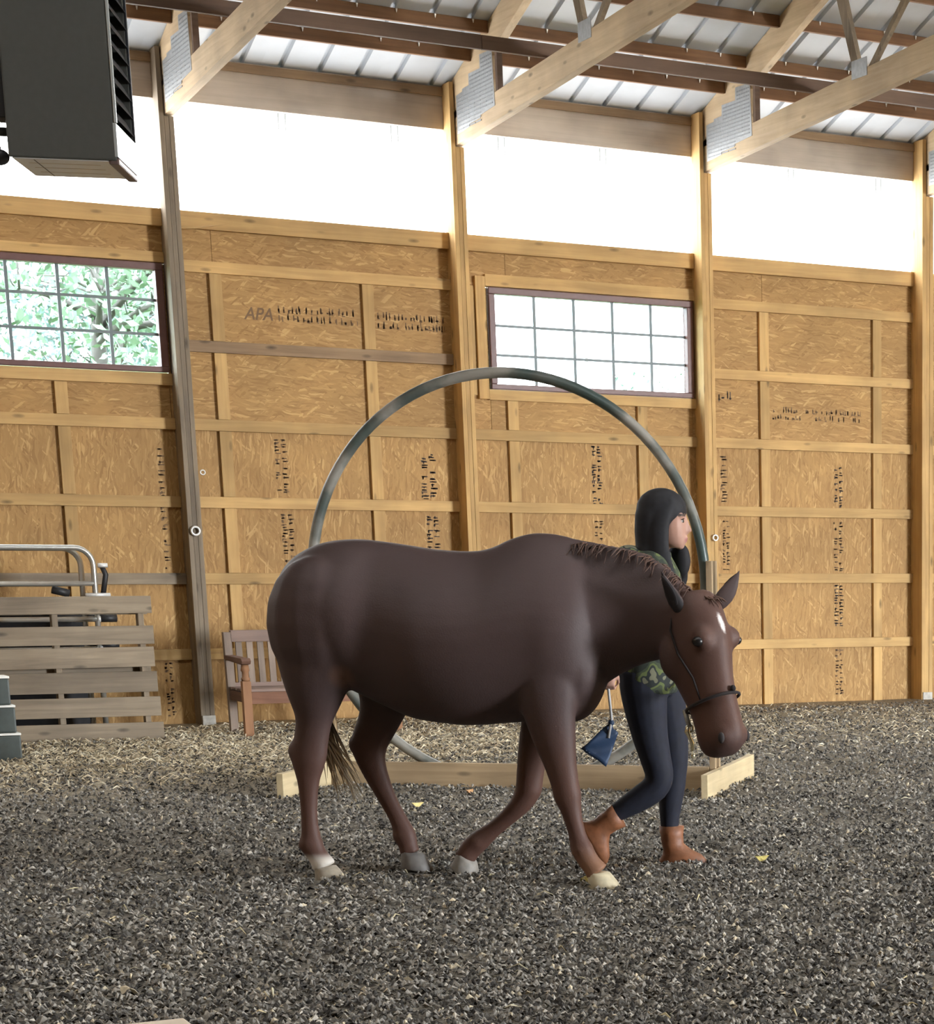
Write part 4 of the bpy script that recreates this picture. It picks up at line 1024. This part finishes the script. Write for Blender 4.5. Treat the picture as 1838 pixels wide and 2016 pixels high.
ARM_R = [(0.02, -0.165, 1.355, 0.055, 0.05), (-0.02, -0.205, 1.29, 0.052, 0.046), (-0.06, -0.23, 1.20, 0.045, 0.041), (-0.09, -0.245, 1.11, 0.041, 0.038), (-0.115, -0.25, 1.04, 0.039, 0.036), (-0.132, -0.25, 0.97, 0.032, 0.029), (-0.138, -0.25, 0.93, 0.026, 0.023)]
ARM_L = [(0.03, 0.165, 1.355, 0.055, 0.05), (0.01, 0.20, 1.29, 0.052, 0.046), (0.0, 0.22, 1.20, 0.045, 0.041), (0.01, 0.225, 1.12, 0.042, 0.039), (0.07, 0.19, 1.075, 0.038, 0.036), (0.14, 0.14, 1.04, 0.031, 0.029), (0.18, 0.105, 1.02, 0.026, 0.023)]
LEG_R = [(-0.005, -0.085, 0.90, 0.105, 0.09), (0.0, -0.085, 0.80, 0.100, 0.088), (0.01, -0.085, 0.70, 0.088, 0.08), (0.025, -0.082, 0.60, 0.076, 0.07), (0.045, -0.08, 0.51, 0.066, 0.061), (0.058, -0.08, 0.435, 0.060, 0.055), (0.035, -0.08, 0.385, 0.058, 0.052), (-0.02, -0.08, 0.345, 0.055, 0.05), (-0.085, -0.08, 0.305, 0.047, 0.044), (-0.133, -0.08, 0.276, 0.039, 0.037), (-0.180, -0.08, 0.247, 0.034, 0.033)]
LEG_L = [(0.03, 0.085, 0.90, 0.105, 0.09), (0.06, 0.085, 0.80, 0.098, 0.088), (0.085, 0.085, 0.70, 0.086, 0.08), (0.10, 0.082, 0.60, 0.074, 0.07), (0.108, 0.08, 0.50, 0.063, 0.06), (0.105, 0.08, 0.44, 0.058, 0.055), (0.098, 0.08, 0.37, 0.056, 0.053), (0.088, 0.08, 0.29, 0.049, 0.047), (0.083, 0.08, 0.21, 0.039, 0.038), (0.083, 0.08, 0.14, 0.034, 0.034), (0.088, 0.08, 0.08, 0.032, 0.032)]
def grow(L, g): return [(K*x, K*y, K*z, K*(a+g), K*(b+g)) for x, y, z, a, b in L]
bd = MB()
bd.loft(torso_rings(-0.008))
for L in (ARM_R, ARM_L, LEG_R, LEG_L): limb(bd, grow(L, -0.006), 14)
# neck and head
limb(bd, grow([(0.045, 0, 1.36, 0.062, 0.06), (0.06, 0, 1.41, 0.052, 0.05), (0.078, 0, 1.46, 0.05, 0.048), (0.09, 0, 1.51, 0.052, 0.05)], 0), 14)
hx = 0.105
bd.ell(S((hx-0.012, 0, 1.575)), 0.098*K, 0.074*K, 0.098*K)
headp = [(1.428, 0.150, 0.030, 0.026), (1.445, 0.138, 0.050, 0.042), (1.475, 0.126, 0.066, 0.055), (1.51, 0.120, 0.074, 0.064), (1.55, 0.118, 0.077, 0.068), (1.59, 0.115, 0.079, 0.070), (1.625, 0.108, 0.074, 0.064), (1.655, 0.10, 0.05, 0.045)]
bd.loft([se_ring(S((x, 0, z)), (1, 0, 0), (0, 1, 0), a*K, b*K, 18, 2.15) for z, x, a, b in headp])
bd.loft([[S(p) for p in r] for r in ([(0.178, -0.011, 1.56), (0.196, 0, 1.562), (0.178, 0.011, 1.56)], [(0.18, -0.014, 1.525), (0.212, 0, 1.522), (0.18, 0.014, 1.525)], [(0.178, -0.019, 1.497), (0.221, 0, 1.500), (0.178, 0.019, 1.497)], [(0.176, -0.014, 1.484), (0.203, 0, 1.486), (0.176, 0.014, 1.484)])])
bd.ell(S((0.188, 0, 1.470)), 0.014, 0.022, 0.008); bd.ell(S((0.184, 0, 1.456)), 0.014, 0.020, 0.008)      # lips
bd.ell(S((0.166, 0, 1.436)), 0.020, 0.022, 0.016)                                                     # chin
for s in (-1, 1):
    bd.ell(S((0.172, s*0.035, 1.565)), 0.016, 0.024, 0.010); bd.ell(S((0.085, s*0.074, 1.53)), 0.016, 0.010, 0.028)
def hand(mb, wrist, d, palm_n, thumb_side, curl):
    """palm and five separate fingers; d runs towards the fingertips, palm_n out of the palm"""
    w, d, pn, ts = Vector(wrist), Vector(d).normalized(), Vector(palm_n).normalized(), Vector(thumb_side).normalized()
    mb.loft([se_ring(w + d*a, ts, pn, b, c, 12) for a, b, c in ((-0.015, 0.022, 0.018), (0.02, 0.032, 0.015), (0.06, 0.037, 0.014), (0.078, 0.034, 0.012))])
    for k, L in enumerate((0.070, 0.078, 0.073, 0.058)):
        p = w + d*0.074 + ts*(0.027 - 0.018*k); pts = [p]; a = 0.25
        for s in (0.42, 0.33, 0.25):
            a += curl; p = p + (d*math.cos(a) + pn*math.sin(a))*L*s; pts.append(p)
        mb.tube([w + d*0.055 + ts*(0.025-0.017*k)] + pts, [0.0075, 0.0078, 0.0072, 0.0066, 0.005], 8)
    p = w + d*0.02 + ts*0.030; mb.tube([p - ts*0.012, p + ts*0.016 + d*0.018 + pn*0.012, p + ts*0.014 + d*0.042 + pn*0.030, p + ts*0.004 + d*0.056 + pn*0.042], [0.011, 0.0095, 0.0085, 0.006], 8)
hand(bd, S((-0.138, -0.25, 0.918)), (0.0, 0.0, -1), (0, 1, 0), (1, 0, 0), 0.75)
hand(bd, S((0.185, 0.10, 1.018)), (0.8, -0.5, -0.25), (-0.2, -0.3, -0.9), (-0.5, -0.85, 0.1), 0.75)
M['skin'] = vcol_mat('skin', 0.5, spec=0.35)
body = fuse(bd, 'person_body', M['skin'], person, 0.0065, 4, 0.45)
def skin_col(co):
    c = np.tile(np.array((0.43, 0.25, 0.19)), (len(co), 1)); x, y, z = co.T/K
    d = np.sqrt((x-0.192)**2/0.02**2 + y**2/0.024**2 + (z-1.463)**2/0.013**2); c = c + (np.array((0.36, 0.15, 0.14))-c)*(1-sst(d, 0.7, 1.1))
    d = np.sqrt((x-0.16)**2 + (abs(y)-0.05)**2 + (z-1.50)**2); c = c + (np.array((0.55, 0.28, 0.22))-c)*(1-sst(d, 0.01, 0.04))*0.0
    d = np.abs(z-1.568-0.2*0); m = (x > 0.15) & (np.abs(y) > 0.012) & (np.abs(y) < 0.058); c = c + (np.array((0.05, 0.035, 0.03))-c)*(1-sst(d, 0.003, 0.007))*m[:, None]
    return c
paint(body, skin_col)
eyew = plain('eye_white', (0.34, 0.32, 0.31), 0.4); iris = plain('iris_dark', (0.03, 0.02, 0.015), 0.15)
for s in (-1, 1):
    e = MB().ell(S((0.176, s*0.033, 1.542)), 0.0105, 0.0125, 0.0085).build('eye', eyew, person, True)
    MB().ell(S((0.183, s*0.034, 1.542)), 0.006, 0.008, 0.0078).build('iris', iris, e, True)
    MB().tube([S((0.181, s*0.020, 1.549)), S((0.188, s*0.033, 1.552)), S((0.176, s*0.047, 1.548))], 0.0022, 5).build('eyelid_lashes', iris, person)
# hair: long, dark, straight, parted in the middle
hr = MB()
hr.ell(S((0.088, 0, 1.590)), 0.112*K, 0.088*K, 0.094*K)
hr.loft([se_ring(S((x, 0, z)), (1, 0, 0), (0, 1, 0), a*K, b*K, 18, 2.3) for x, z, a, b in ((0.078, 1.63, 0.086, 0.074), (0.058, 1.57, 0.086, 0.087), (0.048, 1.50, 0.080, 0.088), (0.045, 1.44, 0.074, 0.088), (0.03, 1.38, 0.06, 0.096), (0.0, 1.30, 0.042, 0.094), (-0.035, 1.20, 0.028, 0.08), (-0.05, 1.14, 0.014, 0.05))])
for s in (-1, 1):      # side curtains framing the face
    limb(hr, [(K*a, K*b*s, K*c, K*d, K*e) for a, b, c, d, e in ((0.135, 0.045, 1.625, 0.03, 0.028), (0.105, 0.070, 1.575, 0.040, 0.022), (0.086, 0.078, 1.51, 0.042, 0.022), (0.084, 0.082, 1.44, 0.042, 0.022), (0.092 if s < 0 else 0.125, 0.09, 1.38, 0.044, 0.022), (0.11 if s < 0 else 0.15, 0.10, 1.31, 0.042, 0.022), (0.125 if s < 0 else 0.15, 0.10, 1.24, 0.02, 0.014))], 12)
hr.ell(S((0.166, 0.075, 1.375)), 0.040, 0.030, 0.075)
hairm = plain('dark_hair', (0.006, 0.006, 0.009), 0.75, 0, 0.3, 50)
hair = fuse(hr, 'hair', hairm, person, 0.009, 3, 0.5)
# camouflage jacket
jm, nt, b = new_mat('camouflage_cloth')
tc = N(nt, 'ShaderNodeTexCoord'); nz = N(nt, 'ShaderNodeTexNoise', i_Scale=11.0, i_Detail=2.0); nt.links.new(tc.outputs['Object'], nz.inputs['Vector'])
rr = ramp(nt, [(0.0, (0.022, 0.03, 0.022)), (0.42, (0.05, 0.065, 0.035)), (0.5, (0.12, 0.15, 0.05)), (0.57, (0.022, 0.028, 0.026)), (0.64, (0.17, 0.17, 0.11))], nz.outputs[0]); rr.color_ramp.interpolation = 'CONSTANT'
nt.links.new(rr.outputs[0], b.inputs['Base Color']); b.inputs['Roughness'].default_value = 0.85
jk = MB(); jk.loft(torso_rings(0.014))
for L in (ARM_R, ARM_L): limb(jk, grow(L[:-1], 0.012), 14)
limb(jk, [(K*0.045, 0, K*1.37, K*0.085, K*0.085), (K*0.055, 0, K*1.425, K*0.072, K*0.07)], 14)
# hood folded behind the neck
jk.ell(S((-0.055, -0.02, 1.405)), 0.06, 0.105, 0.036)
fuse(jk, 'jacket', jm, person, 0.009, 4, 0.45)
# leggings
lgm = plain('navy_leggings', (0.005, 0.007, 0.018), 0.8, 0, 0.25, 25)
lg = MB()
for L in (LEG_R, LEG_L[:-1]): limb(lg, grow(L, 0.003), 16)
lg.loft([se_ring(S((0.015, 0, z)), (1, 0, 0), (0, 1, 0), a*K, b*K, 20, 2.3) for z, a, b in ((0.79, 0.10, 0.15), (0.85, 0.128, 0.17), (0.92, 0.126, 0.166), (0.96, 0.11, 0.15))])
fuse(lg, 'leggings', lgm, person, 0.009, 4, 0.45)
# boots
btm = plain('tan_leather', (0.21, 0.08, 0.033), 0.55, 0, 0.25, 22, 0.25); slm = plain('boot_sole', (0.15, 0.07, 0.035), 0.7)
def boot(base, pitch):
    o = MB(); rot = Matrix.Rotation(pitch, 4, 'Y'); b = Vector(base)
    T = lambda p: b + rot @ (Vector(p)*K)
    prof_b = [(0.0, 0.004, 0.09, 0.133, 0.040), (0.0, 0.03, 0.085, 0.128, 0.043), (-0.002, 0.055, 0.068, 0.108, 0.041), (-0.02, 0.080, 0.047, 0.078, 0.039), (-0.033, 0.105, 0.040, 0.06, 0.040), (-0.033, 0.14, 0.044, 0.058, 0.045), (-0.03, 0.185, 0.055, 0.060, 0.052)]
    rings = []
    for x, z, back, front, w in prof_b:
        ring = []
        for i in range(20):
            a = 2*PI*i/20; c, s = math.cos(a), math.sin(a)
            ring.append(T((x + (front if c > 0 else back)*c, w*s*(1-0.25*max(0, c)**2), z + (0.012*(1 if c > 0.6 else 0)*0))))
        rings.append(ring)
    o.loft(rings); e = o.build('boot', btm, person, True)
    so = MB(); so.loft([[T((x + (0.139 if math.cos(a) > 0 else 0.093)*math.cos(a), 0.044*math.sin(a)*(1-0.2*max(0, math.cos(a))**2), z)) for a in [2*PI*i/20 for i in range(20)]] for x, z in ((0, -0.006), (0, 0.008))])
    so.build('boot_sole', slm, e)
    return e
boot(S((0.118, 0.08, 0.012)), 0.0)
boot(S((-0.272, -0.08, 0.147)), math.radians(60))

# ------------------------------------------------------------------ blue training flag in the right hand
fm = plain('blue_flag_cloth', (0.014, 0.036, 0.085), 0.6, 0, 0.2, 14)
fo = thing('training_flag', 'small dark blue flag on a stick held low beside the leggings of the walker', 'flag', (4.10, -9.568, -0.028), math.radians(-30))
MB().tube([S((-0.142, -0.226, 0.93)), S((-0.138, -0.230, 0.84)), S((-0.125, -0.25, 0.70)), S((-0.14, -0.26, 0.62))], 0.0065, 7).build('stick', plain('flag_stick', (0.40, 0.40, 0.40), 0.4), fo, True)
cloth = MB(); nu, nv = 9, 9; top = []; A, Bc, Cc, Dd = [Vector(S(p)) for p in ((-0.135, -0.25, 0.683), (-0.262, -0.285, 0.578), (-0.150, -0.25, 0.496), (-0.100, -0.235, 0.640))]
vs = []
for sgn in (1, -1):
    for j in range(nv):
        for i in range(nu):
            u, v = i/(nu-1), j/(nv-1)
            p = (A*(1-u)+Bc*u)*(1-v) + (Dd*(1-u)+Cc*u)*v
            p = p + Vector((0.004*math.sin(9*v+2*u), 0.012*math.sin(7*u+5*v) + sgn*0.0012, 0.004*math.sin(6*u)))
            vs.append(p)
fs = []
n1 = nu*nv
for j in range(nv-1):
    for i in range(nu-1):
        a = j*nu+i; fs.append((a, a+1, a+nu+1, a+nu)); fs.append((n1+a+nu, n1+a+nu+1, n1+a+1, n1+a))
rim = [i for i in range(nu)] + [j*nu+nu-1 for j in range(1, nv)] + [(nv-1)*nu+i for i in range(nu-2, -1, -1)] + [j*nu for j in range(nv-2, 0, -1)]
for k in range(len(rim)): a, b2 = rim[k], rim[(k+1) % len(rim)]; fs.append((a, n1+a, n1+b2, b2))
cloth.add(vs, fs); cloth.build('flag_cloth', fm, fo, True)
MB().ell(S((-0.128, -0.248, 0.686)), 0.014, 0.012, 0.016).build('flag_knot', fm, fo, True)

# ------------------------------------------------------------------ lead rope from the halter to the far hand
def to_world(o, p):
    return Matrix.Translation(o.location) @ o.rotation_euler.to_matrix().to_4x4() @ Vector(p)
rp_m = plain('grey_rope', (0.34, 0.35, 0.32), 0.8, 0, 0.25, 90, 0.4)
chin = to_world(horse, HP(0.425, -0.172, -0.01)); hnd = to_world(person, S((0.25, 0.045, 0.985)))
ro = thing('lead_rope', 'grey lead rope with a brass snap running from the halter to the hand', 'rope', tuple(chin))
mid = (hnd - chin)
path = [Vector((0, 0, -0.045)), Vector((-0.015, 0.01, 0.02)), mid*0.35 + Vector((0, 0, -0.06)), mid*0.7 + Vector((0, 0, -0.07)), mid, mid + Vector((-0.01, 0.0, -0.10)), mid + Vector((0.0, 0.02, -0.22))]
MB().tube([tuple(p) for p in path], 0.011, 8).build('rope', rp_m, ro, True)
br_m = plain('brass_snap', (0.75, 0.70, 0.50), 0.25, 0.8)
MB().tube([(-0.004, 0, -0.04), (-0.012, 0, -0.065), (0.0, 0, -0.09), (0.012, 0, -0.115), (0.010, 0, -0.15)], [0.010, 0.013, 0.008, 0.010, 0.006], 8).build('snap', br_m, ro, True)
MB().closed_tube([(0.016*math.cos(t)+0.0, 0, -0.052+0.016*math.sin(t)) for t in [2*PI*i/14 for i in range(14)]], 0.0045, 6, (0, 1, 0)).build('halter_ring', br_m, ro, True)
MB().ell((0.014, 0, -0.168), 0.010, 0.008, 0.014).build('snap_tip', br_m, ro, True)

bpy.context.view_layer.update()
